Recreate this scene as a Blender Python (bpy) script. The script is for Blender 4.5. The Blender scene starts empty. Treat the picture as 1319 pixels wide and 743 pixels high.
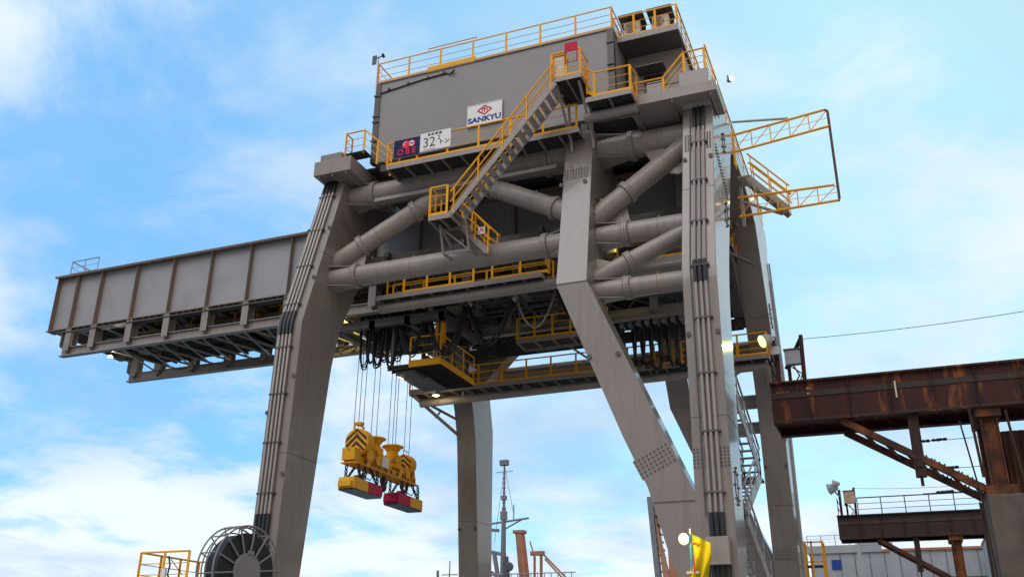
import bpy, bmesh, math, random
from mathutils import Vector, Matrix
random.seed(7)
SC = bpy.context.scene
COL = SC.collection
R = math.radians
# ------------------------------------------------------------------ camera
cd = bpy.data.cameras.new('camera'); CAM = bpy.data.objects.new('camera', cd); COL.objects.link(CAM)
cR = Vector((0.927688, 0.373197, 0.010889)); cF = Vector((-0.348846, 0.856027, 0.381476))
cF.normalize(); cR = (cR - cF*cR.dot(cF)).normalized(); cU = cR.cross(cF)
CAM.matrix_world = Matrix(((cR.x, cU.x, -cF.x, 0), (cR.y, cU.y, -cF.y, 0), (cR.z, cU.z, -cF.z, 2.0), (0, 0, 0, 1)))
cd.sensor_fit = 'HORIZONTAL'; cd.sensor_width = 36; cd.lens = 32.93
cd.clip_start = 0.3; cd.clip_end = 6000
SC.camera = CAM
# ------------------------------------------------------------------ sky and sun
SUN_EL, SUN_AZ = R(52), R(188)          # compass angle clockwise from +Y
W = bpy.data.worlds.new('World'); SC.world = W; W.use_nodes = True
nt = W.node_tree; nt.nodes.clear()
def N(tree, t, **kw):
    n = tree.nodes.new(t)
    for k, v in kw.items():
        if k in n.inputs: n.inputs[k].default_value = v
        else: setattr(n, k, v)
    return n
def math_node(tree, op, a, b=None, clamp=False):
    n = tree.nodes.new('ShaderNodeMath'); n.operation = op; n.use_clamp = clamp
    for i, v in enumerate((a, b)):
        if v is None: continue
        if hasattr(v, 'links'): tree.links.new(v, n.inputs[i])
        else: n.inputs[i].default_value = v
    return n.outputs[0]
def build_world():
    L = nt.links.new
    M = lambda op, a, b=None, c=False: math_node(nt, op, a, b, c)
    sky = N(nt, 'ShaderNodeTexSky'); sky.sky_type = 'NISHITA'; sky.sun_disc = False
    sky.sun_elevation = SUN_EL; sky.sun_rotation = SUN_AZ; sky.altitude = 0; sky.air_density = 1.0; sky.dust_density = 0.6; sky.ozone_density = 1.0
    tc = N(nt, 'ShaderNodeTexCoord'); sep = N(nt, 'ShaderNodeSeparateXYZ'); L(tc.outputs['Generated'], sep.inputs[0])
    x, y, z = sep.outputs
    zc = M('MAXIMUM', z, 0.0)
    den = M('ADD', zc, 0.22)
    px, py = M('DIVIDE', x, den), M('DIVIDE', y, den)
    cb = N(nt, 'ShaderNodeCombineXYZ'); L(px, cb.inputs[0]); L(py, cb.inputs[1])
    mp1 = N(nt, 'ShaderNodeMapping'); mp1.inputs['Location'].default_value = SEED1; L(cb.outputs[0], mp1.inputs[0])
    n1 = N(nt, 'ShaderNodeTexNoise', Scale=2.6, Detail=9.0, Roughness=0.6, Distortion=0.22); L(mp1.outputs[0], n1.inputs['Vector'])
    mp = N(nt, 'ShaderNodeMapping'); mp.inputs['Location'].default_value = SEED2; L(cb.outputs[0], mp.inputs[0])
    n2 = N(nt, 'ShaderNodeTexNoise', Scale=0.85, Detail=3.0, Roughness=0.5, Distortion=0.2); L(mp.outputs[0], n2.inputs['Vector'])
    # right = away from the open sea, clearer there
    rgt = M('ADD', M('MULTIPLY', x, 0.93), M('MULTIPLY', y, 0.38))
    low = M('SUBTRACT', 1.0, M('MULTIPLY', z, 4.4), True)          # 1 at horizon, 0 above ~14 deg
    v = M('ADD', M('MULTIPLY', n1.outputs['Fac'], 0.9), M('MULTIPLY', n2.outputs['Fac'], 0.4))
    v = M('ADD', v, M('MULTIPLY', low, 0.26))
    clr = M('MULTIPLY', M('MULTIPLY', M('SUBTRACT', rgt, 0.05, True), 0.9), M('MULTIPLY', M('SUBTRACT', z, 0.42, True), 3.0))
    v = M('SUBTRACT', v, clr)
    rmp = N(nt, 'ShaderNodeMapRange'); rmp.interpolation_type = 'SMOOTHSTEP'
    L(v, rmp.inputs[0]); rmp.inputs[1].default_value = 0.55; rmp.inputs[2].default_value = 0.80
    # clear air: Nishita brightened towards the pale cyan of a high overcast
    tint = N(nt, 'ShaderNodeMix', data_type='RGBA', blend_type='MULTIPLY'); tint.inputs[0].default_value = 1
    L(sky.outputs[0], tint.inputs[6]); tint.inputs[7].default_value = SKYTINT
    air = N(nt, 'ShaderNodeMix', data_type='RGBA'); air.inputs[6].default_value = (2.0, 4.9, 8.9, 1); air.inputs[7].default_value = (5.7, 8.9, 9.2, 1)
    L(M('ADD', 0.10, M('MULTIPLY', M('ADD', rgt, 0.30, True), 1.5), True), air.inputs[0])
    haz = N(nt, 'ShaderNodeMix', data_type='RGBA'); haz.inputs[0].default_value = 0.75; L(tint.outputs[2], haz.inputs[6]); L(air.outputs[2], haz.inputs[7])
    # cloud: bright tops, grey-blue bellies from the second noise
    bel = N(nt, 'ShaderNodeMix', data_type='RGBA'); bel.inputs[6].default_value = (3.9, 5.7, 8.2, 1); bel.inputs[7].default_value = (7.9, 8.75, 8.95, 1)
    r2 = N(nt, 'ShaderNodeMapRange'); L(M('ADD', n2.outputs['Fac'], M('MULTIPLY', low, 0.5)), r2.inputs[0]); r2.inputs[1].default_value = 0.36; r2.inputs[2].default_value = 0.66
    L(r2.outputs[0], bel.inputs[0])
    mix = N(nt, 'ShaderNodeMix', data_type='RGBA'); L(rmp.outputs[0], mix.inputs[0]); L(haz.outputs[2], mix.inputs[6]); L(bel.outputs[2], mix.inputs[7])
    # blue-grey cloud banks in the lower half of the sky
    mp3 = N(nt, 'ShaderNodeMapping'); mp3.inputs['Location'].default_value = (4.1, 7.7, 0); mp3.inputs['Scale'].default_value = (1.0, 1.0, 1.0); L(cb.outputs[0], mp3.inputs[0])
    n3 = N(nt, 'ShaderNodeTexNoise', Scale=1.5, Detail=8.0, Roughness=0.58, Distortion=0.25); L(mp3.outputs[0], n3.inputs['Vector'])
    r3 = N(nt, 'ShaderNodeMapRange'); r3.interpolation_type = 'SMOOTHSTEP'; L(n3.outputs['Fac'], r3.inputs[0]); r3.inputs[1].default_value = 0.47; r3.inputs[2].default_value = 0.64; r3.inputs[4].default_value = 0.46
    bnk = N(nt, 'ShaderNodeMix', data_type='RGBA'); bnk.inputs[7].default_value = (3.0, 5.0, 7.7, 1); L(mix.outputs[2], bnk.inputs[6])
    L(M('MULTIPLY', r3.outputs[0], M('MULTIPLY', M('SUBTRACT', 0.55, z, True), 3.4, True)), bnk.inputs[0]); mix = bnk
    # dim warm sky added out of view, right and behind, to shade +X faces
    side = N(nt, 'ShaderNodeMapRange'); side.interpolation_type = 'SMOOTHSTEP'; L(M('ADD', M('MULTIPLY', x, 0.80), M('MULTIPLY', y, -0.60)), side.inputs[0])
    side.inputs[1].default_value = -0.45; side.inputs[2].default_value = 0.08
    dimsky = N(nt, 'ShaderNodeMix', data_type='RGBA'); L(side.outputs[0], dimsky.inputs[0]); L(mix.outputs[2], dimsky.inputs[6]); dimsky.inputs[7].default_value = (4.9, 4.3, 4.0, 1)
    bg = N(nt, 'ShaderNodeBackground', Strength=0.1); L(dimsky.outputs[2], bg.inputs[0])
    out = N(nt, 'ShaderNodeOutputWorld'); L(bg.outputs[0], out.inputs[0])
SEED1, SEED2 = (12.33, 6.39, 0), (21.7, 9.9, 0)
SKYTINT = (0.86, 1.75, 2.3, 1)
build_world()
sl = bpy.data.lights.new('sun', 'SUN'); sl.energy = 1.15; sl.angle = R(50); sl.color = (0.98, 0.98, 1.0)
so = bpy.data.objects.new('sun', sl); COL.objects.link(so)
sd = Vector((math.sin(SUN_AZ)*math.cos(SUN_EL), math.cos(SUN_AZ)*math.cos(SUN_EL), math.sin(SUN_EL)))
so.rotation_euler = sd.to_track_quat('Z', 'Y').to_euler(); so.location = (0, 0, 60)
SC.view_settings.view_transform = 'Standard'; SC.view_settings.look = 'None'
SC.view_settings.gamma = 1; SC.view_settings.use_curve_mapping = False
SC.view_settings.exposure = 0.22
SC.render.engine = 'CYCLES'
try:
    SC.cycles.max_bounces = 6; SC.cycles.use_denoising = True
except Exception: pass

# ------------------------------------------------------------------ materials
MATS = {}
def mat(name, col, rough=0.5, metal=0.0, var=0.12, scale=1.5, coat=0.0, streak=0.0, bump=0.0, col2=None, emit=None, spec=0.5, stretch=(1, 1, 1), patch=None):
    m = bpy.data.materials.new(name); m.use_nodes = True; t = m.node_tree; L = t.links.new
    b = t.nodes['Principled BSDF']
    b.inputs['Roughness'].default_value = rough; b.inputs['Metallic'].default_value = metal
    b.inputs['Coat Weight'].default_value = coat; b.inputs['Coat Roughness'].default_value = 0.06
    b.inputs['Specular IOR Level'].default_value = spec
    if emit:
        b.inputs['Emission Color'].default_value = (*emit[0], 1); b.inputs['Emission Strength'].default_value = emit[1]
    tc = N(t, 'ShaderNodeTexCoord'); mp = N(t, 'ShaderNodeMapping'); L(tc.outputs['Object'], mp.inputs[0]); mp.inputs['Scale'].default_value = stretch
    n = N(t, 'ShaderNodeTexNoise', Scale=scale, Detail=6.0, Roughness=0.6); L(mp.outputs[0], n.inputs['Vector'])
    r = N(t, 'ShaderNodeMapRange'); L(n.outputs['Fac'], r.inputs[0]); r.inputs[1].default_value = 0.3; r.inputs[2].default_value = 0.7
    mx = N(t, 'ShaderNodeMix', data_type='RGBA'); L(r.outputs[0], mx.inputs[0])
    a = tuple(c*(1-var) for c in col); c2 = col2 if col2 else tuple(min(1, c*(1+var)) for c in col)
    mx.inputs[6].default_value = (*a, 1); mx.inputs[7].default_value = (*c2, 1)
    last = mx.outputs[2]
    if streak:
        mp2 = N(t, 'ShaderNodeMapping'); L(tc.outputs['Object'], mp2.inputs[0]); mp2.inputs['Scale'].default_value = (5, 5, 0.35)
        n2 = N(t, 'ShaderNodeTexNoise', Scale=1.0, Detail=5.0, Roughness=0.65); L(mp2.outputs[0], n2.inputs['Vector'])
        r2 = N(t, 'ShaderNodeMapRange'); L(n2.outputs['Fac'], r2.inputs[0]); r2.inputs[1].default_value = 0.5; r2.inputs[2].default_value = 0.78; r2.inputs[4].default_value = streak
        m2 = N(t, 'ShaderNodeMix', data_type='RGBA', blend_type='MULTIPLY'); L(r2.outputs[0], m2.inputs[0]); L(last, m2.inputs[6]); m2.inputs[7].default_value = (0.62, 0.52, 0.44, 1)
        last = m2.outputs[2]
    if patch:                                   # stains with a shape of their own: (colour, mapping scale, low, high, amount)
        mp3 = N(t, 'ShaderNodeMapping'); L(tc.outputs['Object'], mp3.inputs[0]); mp3.inputs['Scale'].default_value = patch[1]
        n4 = N(t, 'ShaderNodeTexNoise', Scale=1.0, Detail=7.0, Roughness=0.62, Distortion=0.3); L(mp3.outputs[0], n4.inputs['Vector'])
        r4 = N(t, 'ShaderNodeMapRange'); L(n4.outputs['Fac'], r4.inputs[0]); r4.inputs[1].default_value = patch[2]; r4.inputs[2].default_value = patch[3]; r4.inputs[4].default_value = patch[4]
        m4 = N(t, 'ShaderNodeMix', data_type='RGBA'); L(r4.outputs[0], m4.inputs[0]); L(last, m4.inputs[6]); m4.inputs[7].default_value = (*patch[0], 1); last = m4.outputs[2]
    L(last, b.inputs['Base Color'])
    if metal < 0.5:
        rr = N(t, 'ShaderNodeMapRange'); L(n.outputs['Fac'], rr.inputs[0]); rr.inputs[3].default_value = max(0.02, rough*0.8); rr.inputs[4].default_value = min(1, rough*1.2); L(rr.outputs[0], b.inputs['Roughness'])
    if bump:
        bm_ = N(t, 'ShaderNodeBump', Strength=bump, Distance=0.02); n3 = N(t, 'ShaderNodeTexNoise', Scale=scale*6, Detail=4.0); L(mp.outputs[0], n3.inputs['Vector']); L(n3.outputs['Fac'], bm_.inputs['Height']); L(bm_.outputs[0], b.inputs['Normal'])
    MATS[name] = m; return m
G = mat('taupe crane paint', (0.315, 0.282, 0.262), 0.36, var=0.08, scale=0.6, coat=0.1, streak=0.5, spec=0.35, patch=((0.18, 0.14, 0.11), (1.1, 1.1, 1.1), 0.58, 0.76, 0.5))
GL = mat('taupe leg paint', (0.243, 0.219, 0.204), 0.24, var=0.07, scale=0.5, coat=0.35, streak=0.5, spec=0.5, patch=((0.17, 0.135, 0.11), (2.2, 2.2, 0.3), 0.60, 0.78, 0.55))
GH = mat('house grey cladding', (0.275, 0.265, 0.272), 0.5, var=0.07, scale=0.3, streak=0.15, bump=0.04, patch=((0.215, 0.205, 0.205), (0.45, 0.45, 0.3), 0.5, 0.72, 0.5))
GB = mat('girder grey web', (0.35, 0.35, 0.375), 0.45, var=0.07, scale=0.35, streak=0.18, bump=0.04, patch=((0.25, 0.24, 0.24), (0.5, 0.5, 0.35), 0.5, 0.72, 0.6))
GR = mat('brown grey stiffener', (0.25, 0.18, 0.135), 0.55, var=0.1, streak=0.3)
GD = mat('dark grey steel', (0.085, 0.08, 0.078), 0.45, var=0.2, scale=2)
GRT = mat('grating', (0.055, 0.053, 0.05), 0.85, var=0.35, scale=6, spec=0.15)
PIPE = mat('conduit steel', (0.34, 0.30, 0.275), 0.35, var=0.1, metal=0.2)
Y_ = mat('safety yellow paint', (1.0, 0.44, 0.008), 0.55, var=0.1, scale=3, spec=0.2)
YM = mat('machinery yellow paint', (0.98, 0.45, 0.01), 0.5, var=0.12, scale=3, streak=0.35, spec=0.25, patch=((0.14, 0.07, 0.03), (2.5, 2.5, 2.0), 0.60, 0.72, 0.7))
BLK = mat('black rubber', (0.012, 0.013, 0.018), 0.5, var=0.3)
BLK2 = mat('black sleeve', (0.02, 0.021, 0.027), 0.4, var=0.2)
GALV = mat('galvanised steel', (0.42, 0.43, 0.44), 0.4, metal=0.5, var=0.1, scale=6)
REELG = mat('reel grey paint', (0.24, 0.24, 0.25), 0.5, var=0.1, scale=2)
ROPE = mat('steel rope', (0.16, 0.18, 0.21), 0.5, metal=0.4)
WHT = mat('white sign enamel', (0.80, 0.80, 0.80), 0.35, var=0.02)
NAVY = mat('navy sign enamel', (0.012, 0.024, 0.085), 0.6, var=0.05, spec=0.15)
BLUE = mat('sign blue', (0.015, 0.06, 0.28), 0.6, var=0.03, spec=0.2)
RED = mat('sign red', (0.62, 0.015, 0.05), 0.6, var=0.05, spec=0.2)
INK = mat('sign black', (0.02, 0.02, 0.022), 0.5, var=0.05)
PINK = mat('emblem pink', (0.85, 0.04, 0.09), 0.6, var=0.05, spec=0.15)
CRIM = mat('crimson paint', (0.55, 0.015, 0.075), 0.55, var=0.12, scale=3, spec=0.25)
MAGY = mat('magnet yellow paint', (0.95, 0.50, 0.03), 0.55, var=0.12, scale=3, spec=0.25)
IVORY = mat('ivory cabinet', (0.66, 0.58, 0.45), 0.45, var=0.05)
GLASS = mat('dark window glass', (0.02, 0.022, 0.035), 0.05, var=0.1, coat=1.0)
FRAME = mat('brown window frame', (0.09, 0.045, 0.03), 0.5)
RUST = mat('rusty girder', (0.014, 0.005, 0.007), 0.8, var=0.3, scale=0.9, col2=(0.075, 0.016, 0.011), bump=0.6, streak=0.9, stretch=(1.6, 1.6, 0.5), patch=((0.30, 0.085, 0.018), (2.6, 2.6, 0.45), 0.57, 0.70, 0.85))
RUSTL = mat('bright rust numerals', (0.30, 0.09, 0.025), 0.8, var=0.3, scale=8)
STAIN = mat('grey stained steel', (0.035, 0.032, 0.03), 0.8, var=0.3, scale=2, col2=(0.06, 0.04, 0.03))
RUSTO = mat('orange rust', (0.035, 0.013, 0.009), 0.85, var=0.3, scale=1.3, col2=(0.24, 0.075, 0.02), bump=0.6, streak=0.5, patch=((0.025, 0.014, 0.012), (1.3, 1.3, 0.8), 0.5, 0.62, 0.8))
RUSTD = mat('dark rust', (0.022, 0.014, 0.013), 0.8, var=0.3, scale=2, col2=(0.055, 0.024, 0.016), bump=0.4)
RUSTX = mat('dark brown rust', (0.035, 0.016, 0.012), 0.85, var=0.3, scale=1.5, col2=(0.11, 0.04, 0.02), bump=0.5)
RUSTW = mat('rusty corrugated sheet', (0.09, 0.04, 0.028), 0.8, var=0.3, scale=1.2, col2=(0.17, 0.075, 0.05), streak=0.7)
CONC = mat('weathered concrete', (0.115, 0.098, 0.085), 0.9, var=0.25, scale=1.5, bump=0.6, streak=0.8)
GRD = mat('quay concrete', (0.31, 0.295, 0.28), 0.9, var=0.2, scale=0.4, bump=0.3)
WATER = mat('harbour water', (0.02, 0.05, 0.06), 0.08, var=0.2, scale=0.3, bump=0.3)
SHIP = mat('ship mast grey', (0.19, 0.19, 0.22), 0.6, var=0.15)
SHIPO = mat('weathered orange', (0.50, 0.14, 0.045), 0.7, var=0.2, scale=0.5, col2=(0.40, 0.24, 0.17))
HULL = mat('ship hull', (0.08, 0.09, 0.11), 0.6)
SHED = mat('pale blue cladding', (0.33, 0.36, 0.39), 0.6, var=0.1, scale=0.5, streak=0.5)
FLAGM = mat('yellow flag cloth', (0.50, 0.41, 0.012), 0.95, var=0.12, scale=6, spec=0.1)
TEAL = mat('teal pole', (0.05, 0.25, 0.30), 0.45)
FLOODL = mat('lit floodlight lens', (0.9, 0.9, 0.8), 0.3, emit=((1.0, 0.97, 0.80), 12))
WARML = mat('lit warm lamp', (0.9, 0.8, 0.5), 0.3, emit=((1.0, 0.72, 0.28), 1.6))
WHITL = mat('lit white lamp', (0.9, 0.9, 0.9), 0.3, emit=((1.0, 0.95, 0.85), 2.4))
REFLGLOW = mat('warm lamp reflector', (0.9, 0.75, 0.4), 0.3, emit=((1.0, 0.62, 0.16), 0.85))  # weak warm emission on the rim imitates glow around the lens
GREENL = mat('lit greenish lens', (0.9, 0.95, 0.5), 0.3, emit=((0.85, 1.0, 0.30), 1.6))

# ------------------------------------------------------------------ mesh helpers
class MB:
    def __init__(s): s.v = []; s.f = []
    def add(s, vs, fs):
        o = len(s.v); s.v += [tuple(v) for v in vs]; s.f += [tuple(i+o for i in f) for f in fs]; return s
    def box(s, x0, x1, y0, y1, z0, z1):
        v = [(x, y, z) for x in (x0, x1) for y in (y0, y1) for z in (z0, z1)]
        return s.add(v, [(0, 1, 3, 2), (4, 6, 7, 5), (0, 4, 5, 1), (2, 3, 7, 6), (0, 2, 6, 4), (1, 5, 7, 3)])
    def bar(s, a, b, w, h, up=(0, 0, 1)):
        a = Vector(a); b = Vector(b); d = (b-a)
        if d.length < 1e-6: return s
        d.normalize(); u = Vector(up)
        if abs(d.dot(u)) > 0.98: u = Vector((1, 0, 0))
        sx = d.cross(u).normalized(); u = sx.cross(d)
        v = [p + sx*i*w/2 + u*j*h/2 for p in (a, b) for i, j in ((-1, -1), (1, -1), (1, 1), (-1, 1))]
        return s.add(v, [(0, 3, 2, 1), (4, 5, 6, 7), (0, 1, 5, 4), (1, 2, 6, 5), (2, 3, 7, 6), (3, 0, 4, 7)])
    def tube(s, pts, r, n=8, r2=None, cap=True):
        pts = [Vector(p) for p in pts]; k = len(pts); rings = []; ref = None
        for i, p in enumerate(pts):
            d = (pts[min(i+1, k-1)] - pts[max(i-1, 0)]).normalized()
            if ref is None:
                ref = Vector((0, 0, 1)) if abs(d.z) < 0.9 else Vector((1, 0, 0))
            a = d.cross(ref)
            if a.length < 1e-4: a = d.cross(Vector((0, 1, 0)))
            a.normalize(); b = a.cross(d); ref = b
            rr = r if r2 is None else r + (r2-r)*i/(k-1)
            rings.append([p + (a*math.cos(t) + b*math.sin(t))*rr for t in [2*math.pi*j/n for j in range(n)]])
        v = [q for g in rings for q in g]; f = []
        for i in range(k-1):
            for j in range(n):
                f.append((i*n+j, i*n+(j+1) % n, (i+1)*n+(j+1) % n, (i+1)*n+j))
        if cap: f.append(tuple(range(n-1, -1, -1))); f.append(tuple((k-1)*n+j for j in range(n)))
        return s.add(v, f)
    def lathe(s, c, axis, prof, n=24):
        """prof: list of (radius, distance along axis)"""
        c = Vector(c); d = Vector(axis).normalized(); u = Vector((0, 0, 1)) if abs(d.z) < 0.9 else Vector((1, 0, 0))
        a = d.cross(u).normalized(); b = a.cross(d)
        v = [c + d*h + (a*math.cos(2*math.pi*j/n) + b*math.sin(2*math.pi*j/n))*max(r, 1e-4) for r, h in prof for j in range(n)]
        f = []
        for i in range(len(prof)-1):
            for j in range(n): f.append((i*n+j, i*n+(j+1) % n, (i+1)*n+(j+1) % n, (i+1)*n+j))
        f.append(tuple(range(n))); f.append(tuple((len(prof)-1)*n+j for j in range(n-1, -1, -1)))
        return s.add(v, f)
    def torus(s, c, axis, Rr, r, n=36, m=6, a0=0, a1=2*math.pi):
        c = Vector(c); d = Vector(axis).normalized(); u = Vector((0, 0, 1)) if abs(d.z) < 0.9 else Vector((1, 0, 0))
        a = d.cross(u).normalized(); b = a.cross(d)
        pts = [c + (a*math.cos(a0+(a1-a0)*j/n) + b*math.sin(a0+(a1-a0)*j/n))*Rr for j in range(n+1)]
        return s.tube(pts, r, m, cap=False)
    def prism(s, poly, off):
        """poly: 3-D points (planar), off: extrusion vector"""
        n = len(poly); off = Vector(off); v = [Vector(p) for p in poly]; v += [p+off for p in v]
        f = [tuple(range(n-1, -1, -1)), tuple(range(n, 2*n))]
        for i in range(n): f.append((i, (i+1) % n, n+(i+1) % n, n+i))
        return s.add(v, f)
    def loft(s, A, B):
        n = len(A); v = list(A)+list(B)
        f = [tuple(range(n-1, -1, -1)), tuple(range(n, 2*n))]
        for i in range(n): f.append((i, (i+1) % n, n+(i+1) % n, n+i))
        return s.add(v, f)
    def build(s, name, m, parent=None, smooth=False, bevel=0, local=False, ang=40):
        me = bpy.data.meshes.new(name); me.from_pydata(s.v, [], s.f)
        bm = bmesh.new(); bm.from_mesh(me); bmesh.ops.recalc_face_normals(bm, faces=bm.faces)
        if smooth:
            for f in bm.faces: f.smooth = True
            for e in bm.edges:
                if len(e.link_faces) == 2 and e.calc_face_angle(0) > R(ang): e.smooth = False
        bm.to_mesh(me); bm.free(); me.materials.append(m)
        o = bpy.data.objects.new(name, me); COL.objects.link(o)
        if parent:
            o.parent = parent
            if not local and parent.type == 'EMPTY': o.matrix_parent_inverse = Matrix.Translation(parent.location).inverted()
        if bevel:
            bv = o.modifiers.new('bevel', 'BEVEL'); bv.width = bevel; bv.segments = 2; bv.limit_method = 'ANGLE'; bv.angle_limit = R(50)
        return o
def pieces(mb, name, m, parent, gap=0.02, **kw):
    """build each separate piece of a mesh as an object of its own (pieces closer than gap stay together)"""
    n = len(mb.v); par = list(range(n))
    def find(i):
        while par[i] != i: par[i] = par[par[i]]; i = par[i]
        return i
    for f in mb.f:
        a = find(f[0])
        for i in f[1:]: par[find(i)] = a
    comp = {}
    for i in range(n): comp.setdefault(find(i), []).append(i)
    cl = []
    for k, ids in comp.items():
        lo = [min(mb.v[i][a] for i in ids) for a in range(3)]; hi = [max(mb.v[i][a] for i in ids) for a in range(3)]
        cl.append([{k}, lo, hi])
    go = True
    while go:
        go = False
        for i in range(len(cl)):
            for j in range(len(cl)-1, i, -1):
                A, B = cl[i], cl[j]
                if all(A[1][a]-gap <= B[2][a] and B[1][a]-gap <= A[2][a] for a in range(3)):
                    A[0] |= B[0]; A[1] = [min(p, q) for p, q in zip(A[1], B[1])]; A[2] = [max(p, q) for p, q in zip(A[2], B[2])]; cl.pop(j); go = True
    out = []
    for ks, lo, hi in cl:
        ids = [i for k in ks for i in comp[k]]; mp = {i: q for q, i in enumerate(ids)}
        q = MB(); q.v = [mb.v[i] for i in ids]; q.f = [tuple(mp[i] for i in f) for f in mb.f if f[0] in mp]
        out.append(q.build(name, m, parent, **kw))
    return out
def tag(o, label, cat, group=None):
    o['label'] = label; o['category'] = cat
    if group: o['group'] = group
    return o
def thing(name, loc, label, cat, group=None):
    o = bpy.data.objects.new(name, None); COL.objects.link(o); o.location = loc; o.empty_display_size = 0.3
    return tag(o, label, cat, group)
def copy_tree(o, parent=None):
    c = o.copy(); COL.objects.link(c)
    if parent: c.parent = parent
    for ch in list(o.children): copy_tree(ch, c)
    return c
def text(name, s, m, parent, loc, size, face='-Y', ext=0.004, xs=1.0, bold=0.0):
    cu = bpy.data.curves.new(name, 'FONT'); cu.body = s; cu.size = size; cu.extrude = ext; cu.align_x = 'CENTER'; cu.align_y = 'CENTER'; cu.offset = bold
    t = bpy.data.objects.new(name, cu); COL.objects.link(t)
    bpy.context.view_layer.update()
    me = bpy.data.meshes.new_from_object(t.evaluated_get(bpy.context.evaluated_depsgraph_get()))
    bpy.data.objects.remove(t); bpy.data.curves.remove(cu)
    me.transform(Matrix.Translation(loc) @ Matrix.Rotation(R(90), 4, 'X') @ Matrix.Diagonal((xs, 1, 1, 1)))
    me.materials.clear(); me.materials.append(m)
    o = bpy.data.objects.new(name, me); COL.objects.link(o); o.parent = parent
    if parent.type == 'EMPTY': o.matrix_parent_inverse = Matrix.Translation(parent.location).inverted()
    return o
def structure(o): o['kind'] = 'structure'; return o
def railing(path, h=1.1, toe=True, post=0.09, mids=(0.36, 0.72), sp=1.3, top=0.036, mid=0.015, ends=True):
    """a handrail following floor-level points"""
    m = MB(); P = [Vector(p) for p in path]; up = Vector((0, 0, 1))
    m.tube([p+up*h for p in P], top, 6)
    for a, b in zip(P, P[1:]):
        d = b-a; L = d.length; k = max(1, round(L/sp)); dd = d.normalized()
        for q in mids: m.tube([a+up*q*h/1.1, b+up*q*h/1.1], mid, 5)
        if toe: m.bar(a+up*0.06, b+up*0.06, 0.012, 0.13)
        for i in range(k+1):
            p = a + d*i/k; m.bar(p-up*0.08, p+up*h, post, 0.03, up=(dd.y, -dd.x, 0.001))
    return m
def inch(a, b, t): return a+(b-a)*t

# ------------------------------------------------------------------ ground and water
structure(MB().box(-30, 2500, -1500, 2500, -3, 0).build('ground', GRD))
structure(MB().box(-3000, -30.05, -3000, 3000, -3.4, -2.2).build('water', WATER))

# ------------------------------------------------------------------ crane profile
YC = 38.74; ZK = 14.85; ZT = 22.4
XA0, XA1 = -21.92, -20.80
XB0, XB1 = -10.20, -9.05
XC0, XC1 = -5.65, -4.49
def outer(z): return 29.07 + (z-ZK)*0.294 if z >= ZK else 29.07 + (z-ZK)*0.0202
def inner_raw(z): return 31.56 + (z-ZK)*0.497 if z >= ZK else 31.56 + (z-ZK)*0.106
def inner(z):
    w = 1.5; d = z-(ZK+0.2)
    if abs(d) < w:
        a, b = inner_raw(ZK+0.2-w), inner_raw(ZK+0.2+w); t = (d+w)/(2*w)
        c = inner_raw(ZK+0.2); return (1-t)**2*a + 2*t*(1-t)*c + t*t*b
    return inner_raw(z)
def mir(y): return 2*YC - y
CR = thing('gantry_crane', (-13, YC, 0), 'huge taupe steel gantry crane with slanted legs, pipe trusses and a long boom', 'crane')
ZS = [0, 2, 6, 10, 13.0, 13.7, 14.3, 14.85, 15.4, 16.0, 16.6, 18, 20, ZT]
def leg(x0, x1, rear):
    m = MB(); f = mir if rear else (lambda y: y)
    rings = [[(x0, f(outer(z)), z), (x1, f(outer(z)), z), (x1, f(inner(z)), z), (x0, f(inner(z)), z)] for z in ZS]
    n = 4; v = [p for r_ in rings for p in r_]; fs = [(0, 1, 2, 3), tuple(len(v)-4+i for i in range(4))]
    for i in range(len(ZS)-1):
        for j in range(4): fs.append((i*4+j, i*4+(j+1) % 4, i*4+4+(j+1) % 4, i*4+4+j))
    m.add(v, fs)
    return m.build('leg', GL, CR, bevel=0.02, smooth=True, ang=25)
def bolt_grid(origin, du, dv, nrm, nu, nv, sp, parent, name='bolt_plate', plate=True):
    """studs on a splice plate"""
    m = MB(); o = Vector(origin); du = Vector(du).normalized(); dv = Vector(dv).normalized(); n_ = Vector(nrm).normalized()
    for i in range(nu):
        for j in range(nv):
            p = o + du*(i-(nu-1)/2)*sp + dv*(j-(nv-1)/2)*sp
            m.tube([p-n_*0.01, p+n_*0.03], 0.030, 6)
    nb = len(m.f); hu = (nu*sp)/2; hv = (nv*sp)/2
    m.prism([o-du*hu-dv*hv-n_*0.01, o+du*hu-dv*hv-n_*0.01, o+du*hu+dv*hv-n_*0.01, o-du*hu+dv*hv-n_*0.01], n_*0.016)
    b = m.build(name, GD, parent); b.data.materials.append(GL)
    for i in range(nb, len(m.f)): b.data.polygons[i].material_index = 1
    return b
LEG_A = leg(XA0, XA1, False); LEG_C = leg(XC0, XC1, False); LEG_D = leg(XA0, XA1, True); LEG_E = leg(XC0, XC1, True)
# forked middle legs: upper part vertical, lower part slanting into the corner leg
BL = [(XB0-0.22, ZT), (-10.16, ZK), (-7.89, 9.21), (-7.12, 7.49), (-6.5, 5.3), (-5.64, 3.2)]
BR = [(XB1-0.24, ZT), (-9.02, ZK), (-5.64, 7.22)]
def fork_leg(rear):
    f = mir if rear else (lambda y: y); m = MB()
    poly = [(x, z) for x, z in BR] + [(x, z) for x, z in reversed(BL)]
    # split the outline at the knee so that each half is planar
    up = [BR[0], BR[1], BL[1], BL[0]]; lo = [BR[1], BR[2], BL[5], BL[4], BL[3], BL[2], BL[1]]
    for P in (up, lo):
        m.loft([(x, f(outer(z)), z) for x, z in P], [(x, f(inner_raw(z)-0.9 if z < 20 else inner_raw(z)-1.2), z) for x, z in P])
    return m.build('forked_leg', GL, CR, bevel=0.015)
LEG_B = fork_leg(False); LEG_B2 = fork_leg(True)
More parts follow.
